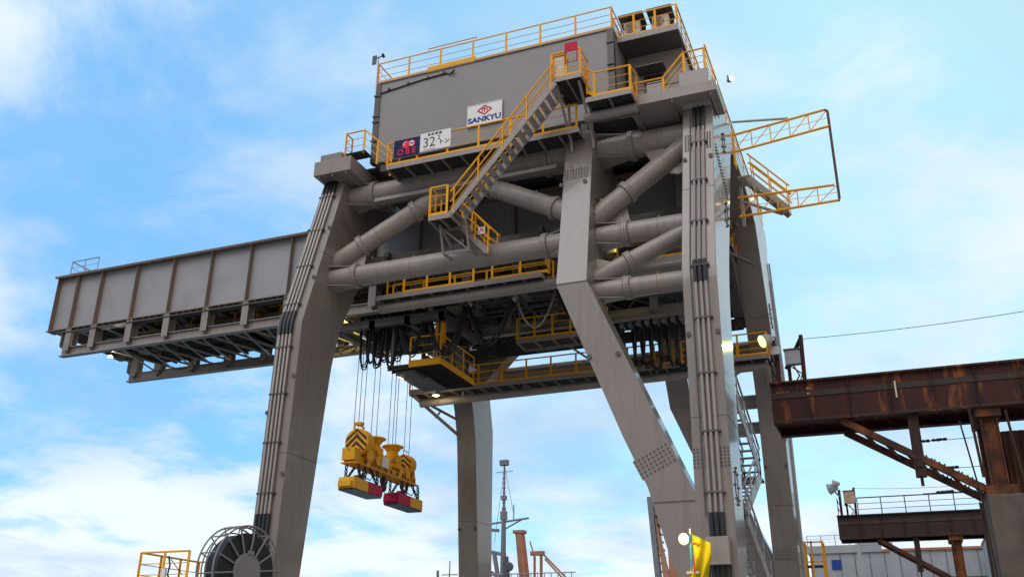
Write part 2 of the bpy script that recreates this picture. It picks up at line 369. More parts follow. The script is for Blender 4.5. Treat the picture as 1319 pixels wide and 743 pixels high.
# edge lips, seams, bolts and lugs on the legs
def seam(x0, x1, z, f, parent):
    MB().box(x0-0.012, x1+0.012, f(outer(z))-0.012, f(outer(z))+0.6, z-0.02, z+0.02).build('splice_seam', GD, parent)
for L_, x0, x1, f in ((LEG_A, XA0, XA1, lambda y: y), (LEG_D, XA0, XA1, mir), (LEG_C, XC0, XC1, lambda y: y), (LEG_E, XC0, XC1, mir)):
    for z in (4.3, 9.6, 18.3):
        ya, yb = sorted((f(outer(z)), f(inner(z))))
        MB().box(x0-0.004, x1+0.004, ya-0.004, yb+0.004, z-0.012, z+0.012).build('splice_seam', GD, L_)
for z in (7.0,): MB().box(-6.95, -5.66, outer(z)-0.012, outer(z)+0.3, z-0.02, z+0.02).build('splice_seam', GD, LEG_B)
MB().bar((-10.17, outer(ZK)-0.005, ZK), (-9.0, outer(ZK)-0.005, ZK), 0.03, 0.03).build('splice_seam', GD, LEG_B)
nU = (0, -1, 0.294); vU = (0, 0.294, 1)
for (x, z) in ((-9.83, 20.1),): bolt_grid((x, outer(z), z), (1, 0, 0), vU, nU, 9, 5, 0.115, LEG_B)
bolt_grid((-6.86, outer(8.3), 8.3), (2.2, 0, 1.1), (-1, 0, 2), (0, -1, 0), 9, 5, 0.14, LEG_B)
for x in (XC0+0.22, XC1-0.22):
    bolt_grid((x, outer(20.6), 20.6), (1, 0, 0), vU, nU, 3, 9, 0.10, LEG_C)
    bolt_grid((x, outer(8.3), 8.3), (1, 0, 0), (0, 0.02, 1), (0, -1, 0), 4, 6, 0.11, LEG_C)
for (x, z, y0, y1, dz, L) in ((XA1, 20.4, outer(20.4)+0.25, inner(19.0)-0.3, -0.9, LEG_A), (XC1, 20.6, outer(20.6)+0.2, inner(19.2)-0.3, -1.3, LEG_C), (XB1-0.2, 19.6, outer(20)+0.2, inner_raw(20)-1.4, -1.1, LEG_B)):
    bolt_grid((x, (y0+y1)/2, z+dz/2), (0, y1-y0, dz), (0, 0.3, 1), (1, 0, 0), 16, 3, 0.15, L)
for (y, z, dz) in ((mir(inner(17.4)), 17.4, 1), (mir(inner(7.4)), 7.4, 1)):
    bolt_grid(((XC0+XC1)/2, y, z), (1, 0, 0), (0, -0.4 if z > 10 else 0, 1), (0, -1, -0.4 if z > 10 else 0), 8, 4, 0.125, LEG_E)
def lug(L, x, z, rear=False, inn=False):
    y = (inner if inn else outer)(z); s = -1
    if rear: y = mir(y)
    MB().tube([(x, y+0.05, z), (x, y-0.06, z)], 0.055, 8).tube([(x, y-0.05, z), (x, y-0.07, z)], 0.085, 8).build('lug', GD, L)
for z in (19.6, 12.6, 8.8, 17.0): lug(LEG_A, XA1-0.06, z)
for z in (19.6, 11.2): lug(LEG_A, XA0+0.04, z)
for x in (-10.38, -9.42): lug(LEG_B, x, 19.6)
for x in (-8.95, -7.95): lug(LEG_B, x, 12.0)
for z in (19.75, 12.4): lug(LEG_C, XC0+0.1, z); lug(LEG_C, XC1-0.1, z)
for z in (16.6, 11.4): lug(LEG_E, XC0+0.1, z, True, True); lug(LEG_E, XC1-0.1, z, True, True)
for z in (9.2,): lug(LEG_D, XA0+0.1, z, True, True); lug(LEG_D, XA1-0.1, z, True, True)
# oval access hatches on the glossy flank of the corner legs
def hatch(L, x, y, z, rx=0.26, rz=0.5, n=20, tilt=0.3):
    m = MB()
    m.torus((0, 0, 0), (1, 0, 0), 1, 0.12, 24, 6)
    m.v = [(x+vx*0.18, y+vy*rx+vz*rz*tilt, z+vz*rz) for vx, vy, vz in m.v]
    for i in range(8):
        a = 2*math.pi*i/8; yy, zz = math.cos(a), math.sin(a)
        m.box(x, x+0.05, y+yy*rx*1.25+zz*rz*tilt-0.03, y+yy*rx*1.25+zz*rz*tilt+0.03, z+zz*rz*1.15-0.03, z+zz*rz*1.15+0.03)
    m.build('access_hatch', GD, L, smooth=True)
hatch(LEG_C, XC1, 33.4, 21.9, rz=0.42); hatch(LEG_C, XC1, 32.6, 18.3, rz=0.5); hatch(LEG_C, XC1, 29.7, 7.5, tilt=0.02)
hatch(LEG_E, XC1, mir(31.2), 13.2, tilt=0); hatch(LEG_E, XC1, mir(32.4), 18.6, tilt=-0.3); hatch(LEG_B, XB1-0.1, 30.9, 18.6)
# conduit runs up the front of the corner legs
def conduits(L, xs, z0, z1, r, sleeves, junction=True):
    m = MB(); s = MB(); c = MB(); off = 0.09
    P = lambda x, z: (x, outer(z)-off, z)
    zz = [z0] + ([ZK] if z0 < ZK < z1 else []) + [z1]
    for x in xs: m.tube([P(x, z) for z in zz], r, 8)
    for a, b in sleeves:
        for x in xs: s.tube([P(x, z) for z in ([a] + ([ZK] if a < ZK < b else []) + [b])], r*1.35, 8)
    z = z0+0.8
    while z < z1-0.3:
        c.box(xs[0]-0.12, xs[-1]+0.14, outer(z)-off-r*1.1, outer(z)-0.002, z-0.03, z+0.03); z += 1.9
    pieces(m, 'conduit', PIPE, L, 0, smooth=True); pieces(s, 'flexible_sleeve', BLK2, L, 0, smooth=True); pieces(c, 'conduit_clamp', GD, L)
conduits(LEG_A, [XA0+0.20+0.17*i for i in range(4)], 3.5, 21.9, 0.055, [(21.6, 22.35), (14.35, 15.35), (3.4, 7.35)])
conduits(LEG_C, [XC0+0.46+0.17*i for i in range(3)], 6.4, 21.9, 0.055, [(21.3, 22.35), (14.2, 15.0), (5.8, 6.6)])
MB().tube([(XC0+0.30, outer(22)-0.05, 22.0), (XC0+0.30, outer(ZK)-0.05, ZK), (XC0+0.30, outer(6)-0.05, 6.5)], 0.02, 6).build('conduit', GD, LEG_C)
jb = MB().box(-5.36, -4.66, outer(5)-0.42, outer(5)-0.003, 5.05, 5.85).build('junction_box', G, LEG_C, bevel=0.015)
m = MB()
for i in range(9):
    x = -5.3+0.075*i; m.tube([(x, outer(5)-0.22-0.05*(i % 2), 5.1), (x+0.05*random.uniform(-1, 1), outer(5)-0.22, 4.2), (x+0.1*random.uniform(-1, 1), outer(4)-0.2, 3.0)], 0.03, 6)
m.build('cable_bundle', BLK, LEG_C)

# ------------------------------------------------------------------ cross beams at the top (running front to back) with slabs
def cross_beam(x0, x1, sx0, sx1):
    m = MB(); y0 = 30.75; zt_ = 23.8 if x0 > -10 else 23.5
    prof = [(y0, zt_), (mir(y0), zt_), (mir(y0), 22.9), (mir(31.2), 22.38), (mir(35.3), 22.38), (41.0, 22.75), (39.2, 23.02), (37.6, 23.08), (36.0, 22.9), (35.3, 22.38), (31.2, 22.38), (y0, 22.9)]
    m.prism([(x0, y, z) for y, z in prof], (x1-x0, 0, 0))
    b = m.build('cross_beam', GL, CR, bevel=0.02, smooth=True, ang=25)
    return b
CB_L = cross_beam(XA0+0.02, XA1-0.004, 0, 0); CB_R = cross_beam(XC0+0.02, XC1-0.004, 0, 0)
# slab platforms overhanging the leg heads
def slab(x0, x1, y0, y1, z0, z1, p):
    m = MB().box(x0, x1, y0, y1, z0, z1)
    for x in (x0+0.25, (x0+x1)/2, x1-0.25): m.box(x-0.02, x+0.02, y0+0.05, y1, z0-0.14, z0+0.01)
    return m.build('platform_slab', G, p, bevel=0.012)
S1 = slab(-21.97, -20.1, 30.45, 34.6, 22.30, 23.0, CR)
S2 = slab(-7.62, XC1+0.32, 30.45, 32.3, 22.52, 22.98, CR)
railing([(-7.45, 30.56, 22.66), (-6.2, 30.56, 22.66), (-5.4, 30.8, 23.78), (XC1-0.1, 30.8, 23.8)], sp=1.0, toe=False, h=0.95).build('railing', Y_, S2)
railing([(XC1-0.06, 30.8, 23.8), (XC1-0.06, 46.2, 23.8)], sp=1.6, toe=True).build('railing', Y_, CB_R)
MB().box(-20.7, -19.7, 30.9, 31.5, 23.38, 23.43).build('step_plate', GRT, S1)
railing([(-20.75, 31.45, 23.4), (-20.75, 30.95, 23.4), (-19.8, 30.95, 23.4), (-18.4, 31.0, 22.0)], sp=0.95, toe=False).build('railing', Y_, S1)

# ------------------------------------------------------------------ pipe braces with bolted flange collars
def ymid(z, f=lambda y: y): return f(outer(z) + 0.55 + max(0, z-14)*0.075)
def pipe(p0, p1, r, c0=1.15, c1=1.15, fins=True):
    p0 = Vector(p0); p1 = Vector(p1); d = (p1-p0).normalized(); L = (p1-p0).length
    o = MB().tube([p0, p1], r, 28).build('brace_pipe', G, CR, smooth=True)
    for c in (c0, L-c1):
        if c <= 0 or c >= L: continue
        q = p0+d*c; m = MB()
        m.lathe(q-d*0.09, d, [(r, 0), (r*1.2, 0.0), (r*1.2, 0.085), (r*1.13, 0.088), (r*1.13, 0.098), (r*1.2, 0.10), (r*1.2, 0.18), (r, 0.18)], 28)
        u = d.cross(Vector((0, 1, 0))).normalized(); w = d.cross(u)
        for i in range(20):
            a = 2*math.pi*i/20; e = (u*math.cos(a)+w*math.sin(a))*r*1.12
            m.tube([q+e-d*0.13, q+e+d*0.13], 0.03, 5)
        m.build('flange_collar', G, o, smooth=True)
    wb = MB()
    for q_ in (0.36, 0.68):
        q = p0+d*L*q_; wb.lathe(q-d*0.02, d, [(r*0.99, 0), (r*1.008, 0.008), (r*1.008, 0.032), (r*0.99, 0.04)], 28)
        wb.tube([q+Vector((0, -0.03, r*0.97)), q+Vector((0, -0.03, r*1.0+0.1))], 0.04, 6)
    pieces(wb, 'weld_band', GR, o, 0, smooth=True)
    if fins:
        m = MB()
        for e, s, c in ((p0, 1, c0), (p1, -1, c1)):
            if c <= 0: continue
            for zz in (-1, 1):
                z0 = zz*r*0.96
                m.prism([e+Vector((0, -r*1.15, z0)), e+Vector((0, r*1.0, z0)), e+d*s*c*0.9+Vector((0, r*0.3, z0)), e+d*s*c*0.9+Vector((0, -r*0.3, z0))], (0, 0, 0.03*zz))
        pieces(m, 'gusset_plate', G, o)
    return o
for f in (lambda y: y, mir):
    y1, y2, y3 = f(32.1), f(31.0), f(30.35)
    zu, zl, zb = 21.75, 17.38, 14.9
    XBm = XB0-0.1
    pipe((XA1-0.02, y1, zu), (XB0-0.18, y1, zu), 0.52, 1.15, 1.15)
    pipe((XB1-0.2, y1, zu), (XC0+0.02, y1, zu), 0.52, 1.35, -1)
    pipe((XA1-0.02, y2, zl), (XB0, y2, zl), 0.43, 1.2, 1.0)
    pipe((XB1-0.05, y2, zl), (XC0+0.02, y2, zl), 0.42, 1.1, -1)
    pipe((XB1-0.05, y3, zb), (XC0+0.02, y3, zb), 0.36, 1.25, -1)
    pipe((XA1-0.3, y2+(0.2 if f(0) == 0 else -0.2), zl+0.75), (-15.45, y1, zu-0.1), 0.40, 1.6, 2.4, False)
    pipe((-15.2, y1, zu-0.1), (XB0+0.1, y2, zl+1.2), 0.40, 1.55, 0.9, False)
    pipe((XB1-0.3, y2, zl+0.75), (XC0+0.3, y1, zu-0.15), 0.40, 1.8, -1, False)
    pipe((XB1-0.3, y3, zb+0.4), (XC0+0.3, y2, zl-0.15), 0.33, 1.7, -1, False)
m = MB().box(-19.3, -10.9, 31.35, 31.65, 20.98, 21.02).box(-19.3, -10.9, 31.33, 31.35, 20.98, 21.14)
for i in range(7): m.bar((-19.1+i*1.35, 31.6, 21.0), (-19.1+i*1.35, 31.9, 21.4), 0.05, 0.05)
m.build('cable_tray', G, CR)
# gusset webs at the pipe nodes
m = MB()
m.prism([(XA1-0.01, 31.3, 18.7), (XA1+1.3, 31.5, 19.2), (XA1+1.2, 31.3, 17.5), (XA1-0.01, 31.2, 17.2)], (0, 0.04, 0))
m.prism([(XB1-0.03, 31.3, 19.2), (XB1+0.9, 31.5, 19.1), (XB1+1.2, 31.3, 17.5), (XB1-0.03, 31.2, 17.2)], (0, 0.04, 0))
m.prism([(XB1-0.03, 30.5, 16.3), (XB1+0.9, 30.6, 16.0), (XB1+1.2, 30.5, 15.0), (XB1-0.03, 30.4, 14.7)], (0, 0.04, 0))
m.prism([(-16.6, 31.9, 21.5), (-14.1, 31.9, 21.5), (-14.8, 31.8, 20.9), (-15.9, 31.8, 20.9)], (0, 0.04, 0))
m.prism([(XC0+0.01, 31.9, 20.2), (XC0-1.0, 31.9, 21.3), (XC0-1.8, 31.9, 21.4), (XC0-1.2, 31.8, 20.2), (XC0-0.4, 31.7, 19.9)], (0, 0.04, 0))
pieces(m, 'node_gusset', G, CR)
# rear portal details
m = MB()
m.bar((XA1, 45.6, 16.4), (XA1+2.9, 45.6, 19.3), 0.7, 0.9, up=(0, 1, 0))
m.build('knee_brace', G, CR)
pipe((XC0, mir(30.2), 13.6), (-8.0, mir(30.2), 13.6), 0.3, -1, -1, False)

# ------------------------------------------------------------------ main girders, runway beams
YN, YF = 36.1, 41.2; GX0, GX1 = -42.6, -6.2; GZ0, GZ1 = 19.42, 22.62
def girder(y, s):
    """s = -1: stiffeners on the camera side"""
    m = MB().box(GX0+0.1, GX1, y-0.01, y+0.02, GZ0, GZ1).build('main_girder', GB, CR)
    MB().box(GX0-0.05, GX1, y-0.38, y+0.38, GZ1, GZ1+0.05).box(GX0, GX1, y-0.30, y+0.30, GZ0-0.05, GZ0).box(GX0-0.02, GX1, y-0.36, y-0.30, GZ1-0.06, GZ1+0.06).build('flange', GR, m)
    st = MB(); xs = [-42.45, -41.0, -39.25, -36.75, -34.25, -31.75, -29.25, -26.75, -24.3, -21.9, -19.4, -17, -14.5, -12, -9.5, -7]
    for x in xs:
        for q in (-1, 1): st.box(x-0.012, x+0.012, y+q*0.011 if q > 0 else y-0.29, y+0.29 if q > 0 else y-0.011, GZ0, GZ1)
    pieces(st, 'stiffener', GR, m)
    ll = MB()
    ll.box(GX0+0.9, GX1, y-0.32, y+0.12, GZ0-0.26, GZ0-0.20).box(GX0+0.9, GX1, y-0.14, y-0.12, GZ0-0.2, GZ0-0.05)
    for i in range(80): ll.box(GX0+1+i*0.45, GX0+1.03+i*0.45, y-0.31, y-0.14, GZ0-0.2, GZ0-0.05)
    ll.build('cable_tray', GD, m)
    # hangers and the runway beam below
    rb = MB().box(GX0+1.2, GX1-0.4, y-0.13, y+0.13, 18.32, 18.36).box(GX0+1.2, GX1-0.4, y-0.01, y+0.01, 17.9, 18.32).box(GX0+1.2, GX1-0.4, y-0.17, y+0.17, 17.84, 17.9)
    rbo = rb.build('runway_beam', G, CR)
    h = MB()
    for x in xs[1:-1]:
        x += 0.1
        h.box(x-0.02, x+0.02, y-0.26, y+0.26, 18.36, GZ0-0.06); h.box(x-0.2, x+0.2, y-0.27, y-0.25, 18.1, GZ0-0.06); h.box(x-0.2, x+0.2, y+0.25, y+0.27, 18.36, GZ0-0.06)
        h.box(x-0.02, x+0.02, y-0.25, y-0.02, 17.98, 18.36)
    h.box(GX0+1.2, GX0+1.24, y-0.26, y+0.26, 18.37, GZ0-0.06)
    pieces(h, 'hanger', G, rbo)
    return m
girder(YN, -1); girder(YF, 1)
# end diaphragm and cross frames between the girders
m = MB().box(GX0+0.12, GX0+0.15, YN+0.03, YF-0.03, GZ0, GZ1).box(GX0, GX0+0.3, YN, YF, GZ1+0.051, GZ1+0.09)
for i, x in enumerate([-41.0, -39.25, -36.75, -34.25, -31.75, -29.25, -26.75, -24.3, -21.9, -19.4, -17, -14.5, -12, -9.5, -7]):
    m.box(x-0.15, x+0.15, YN+0.3, YF-0.3, GZ0+0.05, GZ0+0.4)
    m.bar((x, YN+0.3, GZ0+0.3), (x+2.4, YF-0.3, GZ0+0.3), 0.12, 0.12)
    m.bar((x, YF-0.3, GZ0+0.25), (x+2.4, YN+0.3, GZ0+0.25), 0.12, 0.12)
    m.bar((x, YN+0.3, GZ0+0.4), (x, YF-0.3, GZ1-0.3), 0.14, 0.14); m.bar((x, YF-0.3, GZ0+0.4), (x, YN+0.3, GZ1-0.3), 0.14, 0.14)
pieces(m, 'cross_frame', GD, CR, 0)
m = MB().box(GX0+0.3, GX1, YN+0.4, YF-0.4, GZ1-0.12, GZ1-0.06)
m.build('deck_plate', GD, CR)
m = MB()
for i in range(12):
    x = -39.2+i*1.35; m.bar((x, YN+0.2, 18.3), (x+1.35, YF-0.2, 18.3), 0.09, 0.09); m.bar((x+1.35, YN+0.2, 18.22), (x, YF-0.2, 18.22), 0.07, 0.07)
pieces(m, 'wind_brace', G, CR, 0)
# inspection walkway inside the boom, with service pipes
wk = MB().box(-38.5, -22.5, 37.6, 38.5, 18.55, 18.61).box(-38.5, -22.5, 39.3, 40.6, 18.55, 18.61)
for i in range(17): wk.box(-38.5+i, -38.44+i, 37.5, 40.7, 18.43, 18.55)
for x in (-38.4, -34.2, -29.2, -24.2): wk.bar((x, 37.7, 18.58), (x, 37.7, 19.5), 0.08, 0.08).bar((x, 40.5, 18.58), (x, 40.5, 19.5), 0.08, 0.08)
WK1 = wk.build('walkway', GRT, CR)
railing([(-38.4, 37.65, 18.61), (-22.6, 37.65, 18.61)], sp=1.4, toe=False).build('railing', Y_, WK1)
railing([(-38.4, 40.55, 18.61), (-22.6, 40.55, 18.61)], sp=1.4, toe=True).build('railing', Y_, WK1)
m = MB()
for i in range(10):
    y = YN+0.6+i*0.42; z = 18.75+random.uniform(-0.25, 0.25); x0 = random.uniform(-41, -36)
    m.tube([(x0, y, z), (-7.5, y, z)], random.choice((0.03, 0.045, 0.06)), 6)
for i in range(24):
    x = random.uniform(-40, -8); m.box(x, x+random.uniform(0.3, 0.9), YN+0.6+random.uniform(0, 3), YN+1.2+random.uniform(0, 3), 18.5, 18.5+random.uniform(0.2, 0.6))
pieces(m, 'service_pipe', GD, CR, 0)
# railing at the boom tip
railing([(-40.2, 36.3, GZ1+0.05), (-42.2, 36.3, GZ1+0.05), (-42.2, 38.3, GZ1+0.05)], sp=1.0, toe=False, post=0.05).build('tip_railing', GALV, CR)

# ------------------------------------------------------------------ walkways on the front truss
def walkway(x0, x1, y0, y1, z, beams=True, m_=GRT):
    w = MB().box(x0, x1, y0, y1, z-0.05, z)
    o = w.build('walkway', m_, CR)
    e = MB().box(x0, x1, y0-0.02, y0, z-0.20, z+0.02).box(x0, x1, y1, y1+0.02, z-0.2, z+0.02)
    k = max(2, int((x1-x0)/0.8))
    for i in range(k+1):
        x = x0+(x1-x0)*i/k; e.box(x-0.025, x+0.025, y0, y1, z-0.2, z-0.05)
    e.build('edge_beam', G, o); return o
UW = walkway(-18.2, -9.6, 30.35, 31.5, 22.0)
railing([(-18.2, 31.4, 22.0), (-18.2, 30.38, 22.0), (-9.7, 30.38, 22.0)], sp=1.42).build('railing', Y_, UW)
MW = walkway(-19.6, -12.0, 32.6, 34.0, 17.05)
railing([(-19.5, 33.3, 17.05), (-18.7, 33.3, 17.05), (-18.3, 32.65, 17.05), (-15.05, 32.65, 17.05)], sp=1.0).build('railing', Y_, MW)
railing([(-14.2, 32.65, 17.05), (-11.7, 32.65, 17.05), (-11.7, 32.3, 17.3)], sp=1.2).build('railing', Y_, MW)
railing([(-19.6, 34.0, 17.05), (-12.0, 34.0, 17.05)], sp=1.6).build('railing', Y_, MW)
MB().tube([(-19.6, 33.0, 16.62), (-6.3, 33.0, 16.72)], 0.22, 16).build('support_pipe', G, CR, smooth=True)
MW2 = walkway(-9.0, -6.2, 33.2, 34.4, 17.2)
railing([(-9.0, 33.25, 17.2), (-6.3, 33.25, 17.2)], sp=1.2).build('railing', Y_, MW2)
# stair-head platform and its low landing
TP = walkway(-10.25, -9.05, 29.0, 30.8, 23.55)
railing([(-10.25, 29.02, 23.55), (-9.07, 29.02, 23.55), (-9.07, 30.0, 23.55)], sp=0.62, h=1.15).build('railing', Y_, TP)
m = MB()
for x in (-10.1, -9.2):
    m.bar((x, 30.6, 23.35), (x+0.02, outer(21.3)-0.03, 21.3), 0.09, 0.09); m.bar((x, 29.2, 23.35), (x, outer(21.6)-0.03, 21.6), 0.09, 0.09)
pieces(m, 'support_bracket', G, TP)
LP = walkway(-9.0, -7.2, 29.4, 30.9, 22.6)
railing([(-9.0, 29.6, 23.0), (-8.65, 29.42, 22.6), (-7.22, 29.42, 22.6), (-7.22, 30.4, 22.8)], sp=1.2).build('railing', Y_, LP)
railing([(-8.95, 30.88, 22.6), (-8.0, 30.88, 22.6)], sp=0.9, h=0.9).build('railing', Y_, LP)
MB().tube([(-9.3, 30.2, 22.25), (-7.2, 30.2, 22.25)], 0.2, 16).build('support_beam', G, LP, smooth=True)
# staircase up the front
def staircase(p0, p1, width, across, n, deep=0.24, parent=None):
    """p0 foot, p1 head (outer stringer), across: unit vector to the inner stringer"""
    p0 = Vector(p0); p1 = Vector(p1); a = Vector(across)*width; m = MB(); d = p1-p0
    for o in (Vector(), a): m.bar(p0+o, p1+o, 0.05, deep)
    st = m.build('staircase', G, parent or CR)
    t = MB(); hd = Vector((d.x, d.y, 0)).normalized()*0.25
    for i in range(n):
        q = p0+d*(i+0.5)/n
        t.add([q-hd*0.5, q+hd*0.5, q+hd*0.5+a, q-hd*0.5+a, q-hd*0.5-Vector((0, 0, .035)), q+hd*0.5-Vector((0, 0, .035)), q+hd*0.5+a-Vector((0, 0, .035)), q-hd*0.5+a-Vector((0, 0, .035))],
              [(0, 1, 2, 3), (7, 6, 5, 4), (0, 4, 5, 1), (1, 5, 6, 2), (2, 6, 7, 3), (3, 7, 4, 0)])
    pieces(t, 'tread', GALV, st, 0)
    return st
def stair_rail(st, p0, p1, k, mat_=None, h=1.0):
    p0 = Vector(p0); p1 = Vector(p1); m = MB(); up = Vector((0, 0, 1))
    for q, r in ((h, 0.038), (h*0.55, 0.028)): m.tube([p0+up*q, p1+up*q], r, 6)
    m.tube([p0+up*h*0.28, p1+up*h*0.28], 0.014, 5)
    for i in range(k+1):
        q = p0+(p1-p0)*(i+0.15)/(k+0.3); m.bar(q-up*0.12, q+up*h, 0.09, 0.04)
    return m.build('handrail', mat_ or Y_, st)
S0, S1_ = (-14.42, 28.95, 18.35), (-10.1, 28.95, 23.3)
ST = staircase(S0, S1_, 0.85, (0, 1, 0), 18)
stair_rail(ST, S0, S1_, 4); stair_rail(ST, (S0[0], 29.8, S0[2]), (S1_[0], 29.8, S1_[2]), 4)
SL = walkway(-15.3, -14.35, 28.9, 29.95, 18.4)
railing([(-14.55, 28.92, 18.4), (-15.28, 28.92, 18.4), (-15.28, 29.9, 18.4)], sp=0.55, h=1.25, mids=(0.4, 0.75)).build('railing', Y_, SL)
m = MB()
for x in (-15.1, -14.0): m.bar((x, 29.5, 18.3), (x, 30.6, 17.75), 0.08, 0.08).bar((x, 29.5, 18.3), (x, 29.9, 17.2), 0.08, 0.08).bar((x, 29.9, 17.2), (x, 30.7, 17.3), 0.08, 0.08)
m.bar((-15.1, 29.6, 18.2), (-14.0, 29.9, 17.2), 0.05, 0.05).bar((-15.1, 29.9, 17.2), (-14.0, 29.9, 17.2), 0.06, 0.06)
m.build('support_bracket', G, SL)
Q0, Q1 = (-12.7, 30.35, 17.2), (-14.3, 30.35, 18.4)
ST2 = staircase((-13.3, 30.1, 17.1), (-14.55, 30.1, 18.45), 0.7, (0, 1, 0), 6)
stair_rail(ST2, (-13.2, 30.1, 17.05), (-14.5, 30.1, 18.5), 2); stair_rail(ST2, (-13.1, 30.8, 17.05), (-14.4, 30.8, 18.45), 2)

# ------------------------------------------------------------------ lower rear walkway and hanging gantry
LW = walkway(-23.4, -4.55, 43.0, 44.3, 16.0)
railing([(-23.4, 43.02, 16.0), (-4.6, 43.02, 16.0)], sp=1.35).build('railing', Y_, LW)
railing([(-23.4, 44.3, 16.0), (-4.6, 44.3, 16.0), (-4.57, 43.05, 16.0)], sp=1.6).build('railing', Y_, LW)
m = MB().tube([(-23.0, 43.6, 15.45), (-4.7, 43.6, 15.62)], 0.20, 14)
m.build('support_pipe', G, CR, smooth=True)
m = MB()
for x in (-20.5, -17, -13.5, -10, -7): m.bar((x, 43.6, 15.5), (x, 43.6, 15.9), 0.12, 0.12)
for x0, x1 in ((-23.3, XA0), (-4.7, XC0+0.5)):
    m.bar((x0, 43.3, 15.85), (x1+0.3, 46.1, 14.0), 0.12, 0.14); m.bar((x0, 44.2, 15.85), (x1+0.3, 46.1, 14.9), 0.1, 0.12); m.bar((x0+(x1-x0)*.5, 44.7, 14.93), (x0+(x1-x0)*.5, 45.2, 15.4), 0.08, 0.08)
pieces(m, 'support_bracket', G, CR)
HW = walkway(-16.1, -11.5, 40.2, 41.5, 17.15)
railing([(-16.1, 40.22, 17.15), (-11.5, 40.22, 17.15)], sp=1.0).build('railing', Y_, HW)
MB().bar((-16, 40.3, 17.1), (-16, 40.3, 20), .07, .07).bar((-11.6, 40.3, 17.1), (-11.6, 40.3, 20), .07, .07).bar((-14, 41.4, 17.1), (-12.5, 42.9, 16.1), .08, .08).bar((-12.4, 41.4, 17.1), (-10.8, 42.9, 16.1), .08, .08).build('hanger', G, HW)
# cross members carrying house and walkways, seen from below
m = MB()
for x in (-19.2, -16.9, -14.5, -12.1, -9.8, -7.4):
    m.box(x-0.14, x+0.14, 31.7, 46.2, 22.68, 23.02)
for x in (-19.5, -15.8, -12.2, -8.6): m.box(x-0.1, x+0.1, 33.0, 44.4, 19.1, 19.34)
for y in (33.4, 44.0): m.box(-20.7, -5.7, y-0.12, y+0.12, 19.0, 19.3)
for y in (32.6, 44.9): m.box(-20.7, -5.7, y-0.18, y+0.18, 22.1, 22.66)
pieces(m, 'floor_beam', GD, CR)
m = MB()   # under-deck lattice
for i in range(9):
    x = -20+i*1.6
    m.bar((x, 33.4, 18.95), (x+1.6, 36.0, 18.95), 0.08, 0.08); m.bar((x+1.6, 33.4, 18.95), (x, 36.0, 18.95), 0.08, 0.08)
    m.bar((x, 41.4, 18.95), (x+1.6, 44.0, 18.95), 0.08, 0.08); m.bar((x+1.6, 41.4, 18.95), (x, 44.0, 18.95), 0.08, 0.08)
pieces(m, 'lattice', GD, CR)
m = MB().box(-20.6, -5.8, 31.9, 45.6, 23.03, 23.08)
m.build('deck_plate', GD, CR)
m = MB().box(-20.7, -5.8, 45.0, 45.08, 18.75, 22.05).box(-20.7, -5.8, 44.7, 44.78, 17.95, 18.55)
for i in range(9): m.box(-20.2+i*1.75, -19.0+i*1.75, 44.5, 44.69, 18.0+0.2*(i % 2), 18.9)
pieces(m, 'service_panel', GD, CR)
m = MB()
for i in range(26):
    x = random.uniform(-20, -7); y = random.uniform(33.5, 43); z = random.uniform(18.2, 18.9)
    m.box(x, x+random.uniform(0.3, 1.2), y, y+random.uniform(0.2, 0.6), z, z+random.uniform(0.2, 0.5))
for i in range(14):
    x = random.uniform(-20.3, -8); y = random.uniform(34, 43); m.tube([(x, y, 18.9), (x+0.3, y+0.2, 17.9-random.random()*0.5), (x+1.2, y+0.3, 18.9)], 0.03, 6)
pieces(m, 'under_deck_unit', GD, CR, 0.05)
# service deck on the inner side between the right-hand legs
SD = walkway(-6.4, -5.5, 40.6, 42.6, 20.9)
railing([(-5.55, 42.6, 20.9), (-5.55, 40.6, 20.9), (-6.4, 40.6, 20.9)], sp=0.9).build('railing', Y_, SD)
m = MB().prism([(-5.6, 40.6, 20.7), (-5.6, 43.6, 20.7), (-5.6, 43.6, 18.2)], (-0.5, 0, 0)).build('support_bracket', GD, SD)

# ------------------------------------------------------------------ yellow guide frame and stairs on the outer flank
FY = 36.5
m = MB()
def truss(z0, z1, zo0, zo1, x0=-4.5, x1=-0.45, k=5):
    m.tube([(x0, FY, z0), (x1, FY, zo0)], 0.055, 8); m.tube([(x0, FY, z1), (x1-0.12, FY, zo1)], 0.055, 8)
    for i in range(k):
        a = i/k; b = (i+1)/k
        A = Vector((inch(x0, x1, a), FY, inch(z0, zo0, a))); T = Vector((inch(x0, x1, b), FY, inch(z1, zo1, b))); Bb = Vector((inch(x0, x1, b), FY, inch(z0, zo0, b)))
        m.tube([A, T], 0.02, 5)
        if i < k-1: m.tube([Bb, T], 0.025, 5)
    zz = lambda t: (z0+z1)/2
    m.tube([(x0, FY, (z0+z1)/2), (x1, FY, (zo0+zo1)/2)], 0.012, 5)
truss(23.2, 24.05, 23.62, 24.45); truss(20.05, 20.95, 20.1, 20.82)
pieces(m, 'guide_frame', Y_, CR, 0.05)
MB().tube([(-0.57, FY, 24.45), (-0.45, FY, 24.35), (-0.45, FY, 20.2), (-0.5, FY, 20.06)], 0.055, 8).build('guide_bar', FRAME, CR, smooth=True)
MB().box(XC1-0.02, XC1+0.03, FY-0.15, FY+0.35, 22.5, 24.5).build('guide_mount', Y_, CR)
MB().tube([(-4.5, FY+0.2, 24.85), (-2.1, FY+0.2, 24.5)], 0.06, 8).tube([(-4.5, 35.5, 24.0), (-4.45, FY+0.2, 24.85)], 0.04, 6).build('lamp_arm', GALV, CR)
SS = staircase((-2.55, 37.0, 20.35), (-4.1, 37.0, 22.2), 0.8, (0, 1, 0), 7)
